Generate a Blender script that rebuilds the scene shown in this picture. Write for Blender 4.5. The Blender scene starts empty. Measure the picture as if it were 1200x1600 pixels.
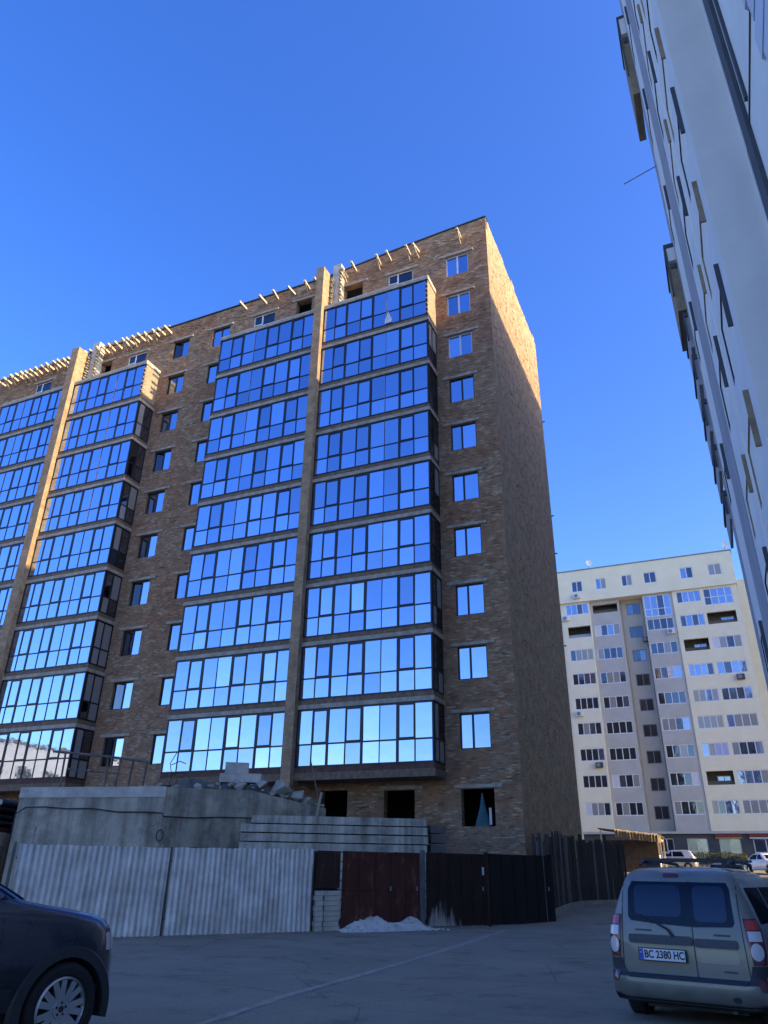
import bpy, bmesh, math, random
from mathutils import Vector, Matrix
from mathutils.bvhtree import BVHTree
random.seed(7)
R = math.radians
sc = bpy.context.scene
COL = sc.collection

# ------------------------------------------------------------------ camera, light, exposure
F_PX, TH, RO, ZC = 1145.0, 0.4564, 0.0162, 1.5          # focal length (px of 1600), pitch, roll, eye height
cam_d = bpy.data.cameras.new('camera')
cam = bpy.data.objects.new('camera', cam_d)
COL.objects.link(cam)
cam.matrix_world = Matrix.Translation((0, 0, ZC)) @ Matrix.Rotation(math.pi/2 + TH, 4, 'X') @ Matrix.Rotation(RO, 4, 'Z')
cam_d.sensor_fit = 'VERTICAL'
cam_d.sensor_height = 24.0
cam_d.lens = 24.0 * F_PX / 1600.0
cam_d.clip_start = 0.1
cam_d.clip_end = 2000
sc.camera = cam
sc.render.resolution_x, sc.render.resolution_y = 768, 1024

PHI = 0.4222                                             # all blocks of the estate share one street grid
DV = Vector((-math.cos(PHI), math.sin(PHI), 0))          # u: along the brick front, away from its near corner
EV = Vector((math.sin(PHI), math.cos(PHI), 0))           # v: along the street, away from the camera
C0 = Vector((5.8209, 31.8862, 0))                        # near corner of the brick block
def L(u, v, z=0.0):
    p = C0 + DV*u + EV*v
    return Vector((p.x, p.y, z))
def gz(v):                                               # the street climbs gently past the brick block
    if v < -6: return 0.0
    if v < 62: return 0.04*(v+6)
    return 2.72

BETA, SLOPE = R(-1.2), 0.427
s_h = (-DV*math.cos(BETA) + EV*math.sin(BETA))
SUN_EL = math.atan(SLOPE*math.cos(BETA))
SUN_DIR = Vector((s_h.x*math.cos(SUN_EL), s_h.y*math.cos(SUN_EL), math.sin(SUN_EL)))
SUN_AZ = math.atan2(s_h.x, s_h.y)
w = bpy.data.worlds.new('World'); sc.world = w; w.use_nodes = True
wn = w.node_tree; wn.nodes.clear()
sky = wn.nodes.new('ShaderNodeTexSky'); sky.sky_type = 'NISHITA'; sky.sun_disc = False
sky.sun_elevation = SUN_EL; sky.sun_rotation = SUN_AZ
sky.altitude = 300; sky.air_density = 1.0; sky.dust_density = 2.0; sky.ozone_density = 3.0
hs = wn.nodes.new('ShaderNodeHueSaturation'); hs.inputs['Saturation'].default_value = 1.30; hs.inputs['Hue'].default_value = .520; hs.inputs['Value'].default_value = 1.0
bg = wn.nodes.new('ShaderNodeBackground'); bg.inputs[1].default_value = 0.15
wo = wn.nodes.new('ShaderNodeOutputWorld')
wn.links.new(sky.outputs[0], hs.inputs['Color']); wn.links.new(hs.outputs[0], bg.inputs[0]); wn.links.new(bg.outputs[0], wo.inputs[0])
sun_d = bpy.data.lights.new('sun', 'SUN'); sun_d.energy = 3.3; sun_d.angle = R(0.5); sun_d.color = (1.0, 0.74, 0.42)
sun = bpy.data.objects.new('sun', sun_d); COL.objects.link(sun)
sun.rotation_euler = SUN_DIR.to_track_quat('Z', 'Y').to_euler()
sun.location = (60, 0, 80)
sc.view_settings.view_transform = 'Standard'; sc.view_settings.look = 'None'
sc.view_settings.exposure = 1.6; sc.view_settings.gamma = 1.0; sc.view_settings.use_curve_mapping = False
sc.cycles.max_bounces = 6

# ------------------------------------------------------------------ materials
M = {}
def nodes(name):
    m = bpy.data.materials.new(name); m.use_nodes = True
    nt = m.node_tree; nt.nodes.clear()
    o = nt.nodes.new('ShaderNodeOutputMaterial'); b = nt.nodes.new('ShaderNodeBsdfPrincipled')
    nt.links.new(b.outputs[0], o.inputs[0])
    M[name] = m
    return m, nt, b
def N(nt, t, **kw):
    n = nt.nodes.new(t)
    for k, v in kw.items():
        if isinstance(v, (int, float, str, bool)) and hasattr(n, k): setattr(n, k, v)
    return n
def ramp(nt, stops, const=False):
    r = nt.nodes.new('ShaderNodeValToRGB')
    if const: r.color_ramp.interpolation = 'CONSTANT'
    el = r.color_ramp.elements
    while len(el) < len(stops): el.new(0.5)
    for e, (p, c) in zip(el, stops):
        e.position = p; e.color = (c[0], c[1], c[2], 1)
    return r
def pm(name, col, col2=None, rough=.8, metal=0.0, scale=3.0, detail=5, bump=.15, bscale=None, stretch=(1,1,1), spec=.5, coat=0.0, lo=.35, hi=.65):
    m, nt, b = nodes(name)
    if col2 is None: col2 = tuple(c*.75 for c in col)
    tc = N(nt, 'ShaderNodeTexCoord'); mp = N(nt, 'ShaderNodeMapping'); mp.inputs['Scale'].default_value = stretch
    nt.links.new(tc.outputs['Object'], mp.inputs[0])
    nz = N(nt, 'ShaderNodeTexNoise'); nz.inputs['Scale'].default_value = scale; nz.inputs['Detail'].default_value = detail; nz.inputs['Roughness'].default_value = .6
    nt.links.new(mp.outputs[0], nz.inputs['Vector'])
    r = ramp(nt, [(lo, col2), (hi, col)]); nt.links.new(nz.outputs[0], r.inputs[0])
    nt.links.new(r.outputs[0], b.inputs['Base Color'])
    b.inputs['Roughness'].default_value = rough; b.inputs['Metallic'].default_value = metal
    b.inputs['Specular IOR Level'].default_value = spec; b.inputs['Coat Weight'].default_value = coat
    if bump:
        n2 = N(nt, 'ShaderNodeTexNoise'); n2.inputs['Scale'].default_value = bscale or scale*6; n2.inputs['Detail'].default_value = 4
        nt.links.new(mp.outputs[0], n2.inputs['Vector'])
        bp = N(nt, 'ShaderNodeBump'); bp.inputs['Strength'].default_value = bump; bp.inputs['Distance'].default_value = .02
        nt.links.new(n2.outputs[0], bp.inputs['Height']); nt.links.new(bp.outputs[0], b.inputs['Normal'])
    return m

def brick_mat(name, palette, red_pal, mortar, red_amt=.55, grime=.35, bw=.25, rh=.077, smear=0.0):
    """reclaimed mixed brick laid with thick uneven joints; colour drawn brick by brick, patches of red brick in noise areas"""
    m, nt, b = nodes(name)
    uv = N(nt, 'ShaderNodeUVMap')
    wob = N(nt, 'ShaderNodeTexNoise'); wob.inputs['Scale'].default_value = 2.3; wob.inputs['Detail'].default_value = 2
    nt.links.new(uv.outputs[0], wob.inputs['Vector'])
    ws = N(nt, 'ShaderNodeVectorMath', operation='SUBTRACT'); ws.inputs[1].default_value = (.5, .5, .5)
    nt.links.new(wob.outputs['Color'], ws.inputs[0])
    wm = N(nt, 'ShaderNodeVectorMath', operation='SCALE'); wm.inputs['Scale'].default_value = .012
    nt.links.new(ws.outputs[0], wm.inputs[0])
    ad = N(nt, 'ShaderNodeVectorMath', operation='ADD')
    nt.links.new(uv.outputs[0], ad.inputs[0]); nt.links.new(wm.outputs[0], ad.inputs[1])
    br = N(nt, 'ShaderNodeTexBrick'); br.offset = .5
    br.inputs['Scale'].default_value = 1; br.inputs['Brick Width'].default_value = bw; br.inputs['Row Height'].default_value = rh
    br.inputs['Mortar Size'].default_value = .012; br.inputs['Mortar Smooth'].default_value = .25; br.inputs['Bias'].default_value = 0
    br.inputs['Color1'].default_value = (0, 0, 0, 1); br.inputs['Color2'].default_value = (1, 1, 1, 1); br.inputs['Mortar'].default_value = (.5, .5, .5, 1)
    nt.links.new(ad.outputs[0], br.inputs['Vector'])
    def pal(p):
        r = ramp(nt, [(i/len(p), c) for i, c in enumerate(p)], True); nt.links.new(br.outputs['Color'], r.inputs[0]); return r
    p1, p2 = pal(palette), pal(red_pal)
    big = N(nt, 'ShaderNodeTexNoise'); big.inputs['Scale'].default_value = .22; big.inputs['Detail'].default_value = 3
    nt.links.new(uv.outputs[0], big.inputs['Vector'])
    rr = ramp(nt, [(red_amt, (0, 0, 0)), (red_amt+.24, (.9, .9, .9))]); nt.links.new(big.outputs[0], rr.inputs[0])
    mx = N(nt, 'ShaderNodeMixRGB'); nt.links.new(rr.outputs[0], mx.inputs[0]); nt.links.new(p1.outputs[0], mx.inputs[1]); nt.links.new(p2.outputs[0], mx.inputs[2])
    mm = N(nt, 'ShaderNodeMixRGB'); nt.links.new(br.outputs['Fac'], mm.inputs[0]); nt.links.new(mx.outputs[0], mm.inputs[1]); mm.inputs[2].default_value = (*mortar, 1)
    last = mm
    if smear:
        sp = N(nt, 'ShaderNodeMapping'); sp.inputs['Scale'].default_value = (1.0, .35, 1); sp.inputs['Rotation'].default_value = (0, 0, R(35))
        nt.links.new(uv.outputs[0], sp.inputs[0])
        sn = N(nt, 'ShaderNodeTexNoise'); sn.inputs['Scale'].default_value = .9; sn.inputs['Detail'].default_value = 7; sn.inputs['Roughness'].default_value = .65
        nt.links.new(sp.outputs[0], sn.inputs['Vector'])
        sr = ramp(nt, [(.42, (0, 0, 0)), (.62, (smear,)*3)]); nt.links.new(sn.outputs[0], sr.inputs[0])
        sm = N(nt, 'ShaderNodeMixRGB'); nt.links.new(sr.outputs[0], sm.inputs[0]); nt.links.new(mm.outputs[0], sm.inputs[1]); sm.inputs[2].default_value = (mortar[0]*1.1, mortar[1]*1.05, mortar[2], 1)
        last = sm
    gn = N(nt, 'ShaderNodeTexNoise'); gn.inputs['Scale'].default_value = 1.7; gn.inputs['Detail'].default_value = 8; gn.inputs['Roughness'].default_value = .7
    nt.links.new(uv.outputs[0], gn.inputs['Vector'])
    gr = ramp(nt, [(.3, (1-grime,)*3), (.7, (1.15,)*3)]); nt.links.new(gn.outputs[0], gr.inputs[0])
    mu = N(nt, 'ShaderNodeMixRGB', blend_type='MULTIPLY'); mu.inputs[0].default_value = 1
    nt.links.new(last.outputs[0], mu.inputs[1]); nt.links.new(gr.outputs[0], mu.inputs[2])
    nt.links.new(mu.outputs[0], b.inputs['Base Color'])
    b.inputs['Roughness'].default_value = .9; b.inputs['Specular IOR Level'].default_value = .2
    fn = N(nt, 'ShaderNodeTexNoise'); fn.inputs['Scale'].default_value = 22; fn.inputs['Detail'].default_value = 3
    nt.links.new(uv.outputs[0], fn.inputs['Vector'])
    mf = N(nt, 'ShaderNodeMath', operation='MULTIPLY_ADD'); mf.inputs[1].default_value = -1.0
    nt.links.new(br.outputs['Fac'], mf.inputs[0]); nt.links.new(fn.outputs[0], mf.inputs[2])
    bp = N(nt, 'ShaderNodeBump'); bp.inputs['Strength'].default_value = .9; bp.inputs['Distance'].default_value = .03
    nt.links.new(mf.outputs[0], bp.inputs['Height']); nt.links.new(bp.outputs[0], b.inputs['Normal'])
    return m

def glass_mat(name, tint, dark=(.01, .014, .022), refl=.8, rough=.015):
    """solar-control glazing: a reflecting coat over a dark room"""
    m, nt, b = nodes(name)
    b.inputs['Base Color'].default_value = (*tint, 1); b.inputs['Metallic'].default_value = 1; b.inputs['Roughness'].default_value = rough
    oi = N(nt, 'ShaderNodeObjectInfo'); vr = ramp(nt, [(0, tuple(c*.80 for c in tint)), (.25, tuple(c*.95 for c in tint)), (.8, tint), (1, tuple(min(1, c*1.06) for c in tint))])
    nt.links.new(oi.outputs['Random'], vr.inputs[0]); nt.links.new(vr.outputs[0], b.inputs['Base Color'])
    dt = N(nt, 'ShaderNodeNewGeometry'); dn = N(nt, 'ShaderNodeTexNoise'); dn.inputs['Scale'].default_value = 3.5; dn.inputs['Detail'].default_value = 8; dn.inputs['Roughness'].default_value = .7
    nt.links.new(dt.outputs['Position'], dn.inputs['Vector']); dr = ramp(nt, [(.45, (rough,)*3), (.8, (rough+.16,)*3)]); nt.links.new(dn.outputs[0], dr.inputs[0]); nt.links.new(dr.outputs[0], b.inputs['Roughness'])
    d = N(nt, 'ShaderNodeBsdfDiffuse'); d.inputs[0].default_value = (*dark, 1)
    mx = N(nt, 'ShaderNodeMixShader'); mx.inputs[0].default_value = refl
    nt.links.new(d.outputs[0], mx.inputs[1]); nt.links.new(b.outputs[0], mx.inputs[2])
    tc = N(nt, 'ShaderNodeNewGeometry'); nz = N(nt, 'ShaderNodeTexNoise'); nz.inputs['Scale'].default_value = .9; nz.inputs['Detail'].default_value = 2
    nt.links.new(tc.outputs['Position'], nz.inputs['Vector'])
    bp = N(nt, 'ShaderNodeBump'); bp.inputs['Strength'].default_value = .11; bp.inputs['Distance'].default_value = .05
    nt.links.new(nz.outputs[0], bp.inputs['Height']); nt.links.new(bp.outputs[0], b.inputs['Normal'])
    o = [n for n in nt.nodes if n.type == 'OUTPUT_MATERIAL'][0]
    nt.links.new(mx.outputs[0], o.inputs[0])
    return m

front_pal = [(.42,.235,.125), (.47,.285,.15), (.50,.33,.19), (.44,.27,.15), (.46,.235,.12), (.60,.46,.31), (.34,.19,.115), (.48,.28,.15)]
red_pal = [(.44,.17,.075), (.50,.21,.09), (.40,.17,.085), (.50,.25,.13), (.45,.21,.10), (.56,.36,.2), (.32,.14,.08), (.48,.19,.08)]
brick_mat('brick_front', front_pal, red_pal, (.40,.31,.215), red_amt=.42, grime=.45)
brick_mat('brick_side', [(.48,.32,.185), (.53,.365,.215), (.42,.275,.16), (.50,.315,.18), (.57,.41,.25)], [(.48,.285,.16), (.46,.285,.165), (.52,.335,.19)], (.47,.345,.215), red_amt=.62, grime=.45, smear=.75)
brick_mat('brick_pale', [(.42,.34,.22), (.48,.4,.28), (.38,.3,.2), (.45,.33,.2)], [(.4,.3,.2), (.36,.28,.18)], (.36,.33,.27), grime=.2)
pm('concrete', (.42,.38,.30), (.27,.245,.20), rough=.9, scale=1.6, bump=.3)
pm('concrete_pale', (.58,.54,.46), (.40,.375,.32), rough=.9, scale=2.5, bump=.3)
pm('concrete_dark', (.16,.16,.14), (.095,.095,.085), rough=.92, scale=1.1, bump=.35)
M_LATE = ('concrete_wall', (.56,.50,.39), (.29,.265,.21))
def stained(name, col, dark, streak=.55, blotch=.5):
    m, nt, b = nodes(name)
    tc = N(nt, 'ShaderNodeTexCoord'); mp = N(nt, 'ShaderNodeMapping'); mp.inputs['Scale'].default_value = (2.6, 2.6, .22); nt.links.new(tc.outputs['Object'], mp.inputs[0])
    def nz(sc_, det, vec, rg=.65):
        n = N(nt, 'ShaderNodeTexNoise'); n.inputs['Scale'].default_value = sc_; n.inputs['Detail'].default_value = det; n.inputs['Roughness'].default_value = rg; nt.links.new(vec, n.inputs['Vector']); return n.outputs[0]
    O_ = tc.outputs['Object']
    r0 = ramp(nt, [(.3, dark), (.68, col)]); nt.links.new(nz(.9, 10, O_, .7), r0.inputs[0])
    r1 = ramp(nt, [(.36, (streak,)*3), (.6, (1.08,)*3)]); nt.links.new(nz(1.0, 6, mp.outputs[0]), r1.inputs[0])
    r2 = ramp(nt, [(.38, (blotch,)*3), (.5, (1,)*3)]); nt.links.new(nz(.55, 9, O_, .75), r2.inputs[0])
    cur = r0.outputs[0]
    for q in (r1, r2):
        mu = N(nt, 'ShaderNodeMixRGB', blend_type='MULTIPLY'); mu.inputs[0].default_value = 1; nt.links.new(cur, mu.inputs[1]); nt.links.new(q.outputs[0], mu.inputs[2]); cur = mu.outputs[0]
    nt.links.new(cur, b.inputs['Base Color']); b.inputs['Roughness'].default_value = .92; b.inputs['Specular IOR Level'].default_value = .2
    bp = N(nt, 'ShaderNodeBump'); bp.inputs['Strength'].default_value = .7; bp.inputs['Distance'].default_value = .04; nt.links.new(nz(3.5, 12, O_, .7), bp.inputs['Height']); nt.links.new(bp.outputs[0], b.inputs['Normal'])
stained(*M_LATE, streak=.62, blotch=.62)
pm('slab_edge', (.47,.41,.33), (.30,.26,.2), rough=.9, scale=3, bump=.2)
pm('brick_band', (.25,.17,.11), (.14,.1,.07), rough=.95, scale=5, bump=.5)
pm('red_band', (.16,.085,.06), (.09,.05,.04), rough=.95, scale=4, bump=.4)
pm('timber_pale', (.58,.49,.36), (.40,.33,.23), rough=.8, scale=4, bump=.2)
pm('timber_mid', (.34,.26,.16), (.19,.14,.085), rough=.85, scale=3, bump=.2)
pm('timber_dark', (.085,.06,.045), (.035,.027,.022), rough=.9, scale=3, bump=.3, stretch=(3,3,.5))
pm('timber_grey', (.2,.17,.14), (.09,.08,.07), rough=.9, scale=3, bump=.3, stretch=(3,3,.5))
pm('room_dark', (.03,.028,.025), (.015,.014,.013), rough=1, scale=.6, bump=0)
pm('frame_dark', (.012,.014,.022), (.009,.010,.016), rough=.45, bump=0)
pm('frame_white', (.78,.79,.8), (.68,.69,.7), rough=.45, bump=0)
pm('frame_grey', (.24,.24,.25), (.2,.2,.21), rough=.5, bump=0)
glass_mat('glass_a', (.50,.64,.88), refl=.9); glass_mat('glass_b', (.42,.55,.78), refl=.88); glass_mat('glass_c', (.56,.69,.92), refl=.92)
glass_mat('glass_dim', (.42,.46,.55), refl=.55); glass_mat('glass_dark', (.3,.33,.38), refl=.35, dark=(.012,.013,.014))
glass_mat('glass_tan', (.5,.5,.5), refl=.22, dark=(.30,.26,.20), rough=.06)
glass_mat('glass_far', (.45,.5,.6), refl=.3, dark=(.02,.022,.028)); glass_mat('glass_far_blue', (.6,.68,.9), refl=.55, dark=(.05,.06,.10))
glass_mat('glass_curtain_reflect', (.4,.42,.45), refl=.2, dark=(.34,.33,.31)); glass_mat('glass_beige', (.4,.42,.45), refl=.12, dark=(.42,.38,.30), rough=.1)  # pale body: curtains on far windows, painted inner reflection in bay sides
pm('panel_white', (.66,.67,.70), (.6,.61,.64), rough=.6, bump=0)
pm('panel_lilac', (.42,.46,.72), (.37,.41,.66), rough=.5, bump=0)
pm('roof_metal', (.08,.075,.07), (.05,.048,.045), rough=.6, bump=0)

# ------------------------------------------------------------------ mesh helpers
def make_hulls():
    out = []; hr = random.Random(77)
    for _ in range(14):
        bm = bmesh.new()
        for _ in range(15):
            v = Vector((hr.gauss(0, 1), hr.gauss(0, 1), hr.gauss(0, 1))).normalized()*hr.uniform(.75, 1.05); bm.verts.new(v)
        bmesh.ops.convex_hull(bm, input=bm.verts[:])
        bmesh.ops.delete(bm, geom=[v for v in bm.verts if not v.link_faces], context='VERTS'); bm.verts.index_update()
        out.append(([tuple(v.co) for v in bm.verts], [tuple(v.index for v in f.verts) for f in bm.faces])); bm.free()
    return out
HULLS = make_hulls()
class MB:
    def __init__(s): s.v, s.f = [], []
    def quad(s, *p):
        n = len(s.v); s.v += [tuple(q) for q in p]; s.f.append(tuple(range(n, n+len(p))))
    def box(s, x0, x1, y0, y1, z0, z1, mt=None):
        if x0 > x1: x0, x1 = x1, x0
        if y0 > y1: y0, y1 = y1, y0
        n = len(s.v)
        p = [(x, y, z) for z in (z0, z1) for (x, y) in ((x0,y0),(x1,y0),(x1,y1),(x0,y1))]
        if mt is not None: p = [tuple(mt @ Vector(q)) for q in p]
        s.v += p
        for q in ((0,3,2,1),(4,5,6,7),(0,1,5,4),(1,2,6,5),(2,3,7,6),(3,0,4,7)): s.f.append(tuple(n+i for i in q))
        return s
    def tube(s, pts, r, n=8, cap=True):
        pts = [Vector(p) for p in pts]; base = len(s.v); up = None
        for i, p in enumerate(pts):
            t = (pts[min(i+1, len(pts)-1)] - pts[max(i-1, 0)]).normalized()
            a = t.cross(Vector((0,0,1)) if abs(t.z) < .95 else Vector((1,0,0))).normalized()
            if up is not None:
                a = (up - t*up.dot(t)).normalized()
            up = a
            b = t.cross(a)
            rr = r[i] if isinstance(r, (list, tuple)) else r
            for k in range(n):
                an = 2*math.pi*k/n
                s.v.append(tuple(p + a*math.cos(an)*rr + b*math.sin(an)*rr))
        for i in range(len(pts)-1):
            for k in range(n):
                a0 = base+i*n+k; a1 = base+i*n+(k+1) % n
                s.f.append((a0, a1, a1+n, a0+n))
        if cap:
            s.f.append(tuple(base+k for k in reversed(range(n)))); s.f.append(tuple(base+(len(pts)-1)*n+k for k in range(n)))
        return s
    def prism(s, poly, z0, z1):                 # poly: [(x,y)] ccw
        n = len(s.v); k = len(poly)
        zt = z1 if isinstance(z1, (list, tuple)) else [z1]*k
        s.v += [(x, y, z0) for x, y in poly] + [(x, y, zt[i]) for i, (x, y) in enumerate(poly)]
        s.f.append(tuple(n+i for i in reversed(range(k)))); s.f.append(tuple(n+k+i for i in range(k)))
        for i in range(k): s.f.append((n+i, n+(i+1) % k, n+k+(i+1) % k, n+k+i))
        return s
    def ico(s, c, r, rnd, sq=(1,1,.7)):
        """one broken lump: an angular hull"""
        vs, fs = HULLS[rnd.randrange(len(HULLS))]
        n = len(s.v); m = Matrix.Rotation(rnd.random()*6.28, 3, 'Z') @ Matrix.Rotation(rnd.uniform(-.5, .5), 3, 'X')
        for v in vs:
            q = m @ Vector((v[0]*sq[0], v[1]*sq[1], v[2]*sq[2])); s.v.append((c[0]+q.x*r, c[1]+q.y*r, c[2]+q.z*r))
        for f in fs: s.f.append(tuple(n+i for i in f))
        return s
    def mesh(s, name, mats, smooth=None):
        me = bpy.data.meshes.new(name); me.from_pydata(s.v, [], s.f)
        for m in (mats if isinstance(mats, (list, tuple)) else [mats]): me.materials.append(M[m] if isinstance(m, str) else m)
        box_uv(me)
        if smooth is not None:
            for p in me.polygons: p.use_smooth = True
            me.set_sharp_from_angle(angle=R(smooth))
        return me
    def build(s, name, mats, parent=None, smooth=None, loc=None):
        return link(name, s.mesh(name, mats, smooth), parent, loc)
def box_uv(me):
    uvl = me.uv_layers.new(name='UVMap')
    for p in me.polygons:
        n = p.normal; ax = (abs(n.x), abs(n.y), abs(n.z))
        for li in p.loop_indices:
            c = me.vertices[me.loops[li].vertex_index].co
            uvl.data[li].uv = (c.y, c.z) if ax[0] >= ax[1] and ax[0] >= ax[2] else ((c.x, c.z) if ax[1] >= ax[2] else (c.x, c.y))
def link(name, data, parent=None, loc=None, rot=None):
    o = bpy.data.objects.new(name, data); COL.objects.link(o)
    if parent is not None: o.parent = parent
    if loc is not None: o.location = loc
    if rot is not None: o.rotation_euler = rot
    return o
def tag(o, label=None, cat=None, group=None, kind=None):
    if label: o['label'] = label
    if cat: o['category'] = cat; o['kind'] = 'thing'
    if group: o['group'] = group
    if kind: o['kind'] = kind
    return o
def thing(name, label, cat, loc=(0,0,0), rz=0.0, group=None):
    o = link(name, None, None, loc, (0, 0, rz)); o.empty_display_size = .3
    return tag(o, label, cat, group)
def copy_tree(o, parent=None, loc=None, rz=None, label=None):
    c = o.copy(); COL.objects.link(c)
    if parent is not None: c.parent = parent
    if loc is not None: c.location = loc
    if rz is not None: c.rotation_euler = (0, 0, rz)
    if label: c['label'] = label
    for ch in KIDS.get(o.name, list(o.children)): copy_tree(ch, c)
    return c
KIDS = {}
def wall_holes(mb, u0, u1, z0, z1, holes, v, T):
    """wall sheet facing -v between u0<u1, openings with reveals T deep"""
    us = sorted({u0, u1, *[h[0] for h in holes], *[h[1] for h in holes]}); zs = sorted({z0, z1, *[h[2] for h in holes], *[h[3] for h in holes]})
    us = [a for a in us if u0 <= a <= u1]; zs = [a for a in zs if z0 <= a <= z1]
    for i in range(len(us)-1):
        for j in range(len(zs)-1):
            a, b, c, d = us[i], us[i+1], zs[j], zs[j+1]; mu, mz = (a+b)/2, (c+d)/2
            if any(h[0] < mu < h[1] and h[2] < mz < h[3] for h in holes): continue
            mb.quad((-b, v, c), (-a, v, c), (-a, v, d), (-b, v, d))
    for a, b, c, d in holes:
        mb.quad((-a, v, c), (-a, v+T, c), (-a, v+T, d), (-a, v, d)); mb.quad((-b, v+T, c), (-b, v, c), (-b, v, d), (-b, v+T, d))
        mb.quad((-b, v, d), (-a, v, d), (-a, v+T, d), (-b, v+T, d)); mb.quad((-b, v+T, c), (-a, v+T, c), (-a, v, c), (-b, v, c))
def finish(me, mat, ang=32):
    me.materials.clear(); me.materials.append(M[mat])
    for p in me.polygons: p.use_smooth = True; p.material_index = 0
    me.set_sharp_from_angle(angle=R(ang)); return me
PANE_CACHE = {}
def pane(parent, w_, h_, mat, loc, tilt=.25, name='pane', th=.02):
    k = (round(w_, 3), round(h_, 3), mat, name)
    if k not in PANE_CACHE: PANE_CACHE[k] = MB().box(-w_/2, w_/2, -th/2, th/2, -h_/2, h_/2).mesh(name, mat)
    return link(name, PANE_CACHE[k], parent, loc, (R(random.gauss(0, tilt)), 0, R(random.gauss(0, tilt))))

# ------------------------------------------------------------------ ground
def asphalt():
    m, nt, b = nodes('asphalt')
    tc = N(nt, 'ShaderNodeTexCoord')
    a = N(nt, 'ShaderNodeTexNoise'); a.inputs['Scale'].default_value = .35; a.inputs['Detail'].default_value = 6; a.inputs['Roughness'].default_value = .6
    f = N(nt, 'ShaderNodeTexNoise'); f.inputs['Scale'].default_value = 38; f.inputs['Detail'].default_value = 4
    st = N(nt, 'ShaderNodeMapping'); st.inputs['Scale'].default_value = (.5, 1.3, 1); st.inputs['Rotation'].default_value = (0, 0, R(-33))
    g = N(nt, 'ShaderNodeTexNoise'); g.inputs['Scale'].default_value = 1.2; g.inputs['Detail'].default_value = 7; g.inputs['Roughness'].default_value = .7
    nt.links.new(tc.outputs['Object'], a.inputs['Vector']); nt.links.new(tc.outputs['Object'], f.inputs['Vector'])
    nt.links.new(tc.outputs['Object'], st.inputs[0]); nt.links.new(st.outputs[0], g.inputs['Vector'])
    r1 = ramp(nt, [(.3, (.245,.205,.148)), (.7, (.32,.265,.19))]); nt.links.new(a.outputs[0], r1.inputs[0])
    r2 = ramp(nt, [(.3, (.72,.72,.72)), (.75, (1.3,1.3,1.28))]); nt.links.new(f.outputs[0], r2.inputs[0])
    r3 = ramp(nt, [(.3, (.92,.92,.92)), (.7, (1.07,1.065,1.06))]); nt.links.new(g.outputs[0], r3.inputs[0])
    m1 = N(nt, 'ShaderNodeMixRGB', blend_type='MULTIPLY'); m1.inputs[0].default_value = 1
    m2 = N(nt, 'ShaderNodeMixRGB', blend_type='MULTIPLY'); m2.inputs[0].default_value = 1
    nt.links.new(r1.outputs[0], m1.inputs[1]); nt.links.new(r2.outputs[0], m1.inputs[2])
    nt.links.new(m1.outputs[0], m2.inputs[1]); nt.links.new(r3.outputs[0], m2.inputs[2])
    cv = N(nt, 'ShaderNodeTexVoronoi'); cv.feature = 'DISTANCE_TO_EDGE'; cv.inputs['Scale'].default_value = .33
    cw_ = N(nt, 'ShaderNodeTexNoise'); cw_.inputs['Scale'].default_value = 1.3; cw_.inputs['Detail'].default_value = 8; cw_.inputs['Roughness'].default_value = .65
    cm = N(nt, 'ShaderNodeMixRGB'); cm.inputs[0].default_value = .16; nt.links.new(tc.outputs['Object'], cw_.inputs['Vector']); nt.links.new(tc.outputs['Object'], cm.inputs[1]); nt.links.new(cw_.outputs['Color'], cm.inputs[2]); nt.links.new(cm.outputs[0], cv.inputs['Vector'])
    cr = ramp(nt, [(.0, (.66,.66,.66)), (.005, (1, 1, 1))]); nt.links.new(cv.outputs['Distance'], cr.inputs[0])
    pv = N(nt, 'ShaderNodeTexNoise'); pv.inputs['Scale'].default_value = .9; pv.inputs['Detail'].default_value = 10; pv.inputs['Roughness'].default_value = .72; nt.links.new(tc.outputs['Object'], pv.inputs['Vector'])
    pr2 = ramp(nt, [(.36, (.68,.67,.66)), (.47, (1, 1, 1)), (.60, (1, 1, 1)), (.74, (1.3,1.28,1.24))]); nt.links.new(pv.outputs[0], pr2.inputs[0])
    m3 = N(nt, 'ShaderNodeMixRGB', blend_type='MULTIPLY'); m3.inputs[0].default_value = 1; m4 = N(nt, 'ShaderNodeMixRGB', blend_type='MULTIPLY'); m4.inputs[0].default_value = 1
    nt.links.new(m2.outputs[0], m3.inputs[1]); nt.links.new(cr.outputs[0], m3.inputs[2]); nt.links.new(m3.outputs[0], m4.inputs[1]); nt.links.new(pr2.outputs[0], m4.inputs[2]); nt.links.new(m4.outputs[0], b.inputs['Base Color'])
    b.inputs['Roughness'].default_value = .92; b.inputs['Specular IOR Level'].default_value = .25
    bp = N(nt, 'ShaderNodeBump'); bp.inputs['Strength'].default_value = .5; bp.inputs['Distance'].default_value = .012
    nt.links.new(f.outputs[0], bp.inputs['Height']); nt.links.new(bp.outputs[0], b.inputs['Normal'])
asphalt()
pm('soil', (.15,.13,.10), (.09,.08,.065), rough=1, scale=1.5, bump=.6)
pm('dust', (.40,.34,.255), (.27,.225,.165), rough=1, scale=5, bump=.3)
def sheet(name, us, vs, dz, mat):
    mb = MB()
    for i in range(len(us)-1):
        for j in range(len(vs)-1):
            mb.quad(*[L(a, b, gz(b)+dz) for a, b in ((us[i+1], vs[j]), (us[i], vs[j]), (us[i], vs[j+1]), (us[i+1], vs[j+1]))])
    return tag(mb.build(name, mat), kind='structure')
sheet('ground', [-400, -60, 60, 400], [-400, -60, -6, 62, 120, 500], -.012, 'soil')
sheet('road', [-60, -20, 20, 60], [-60, -6, 30, 62, 90], 0, 'asphalt')
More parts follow.
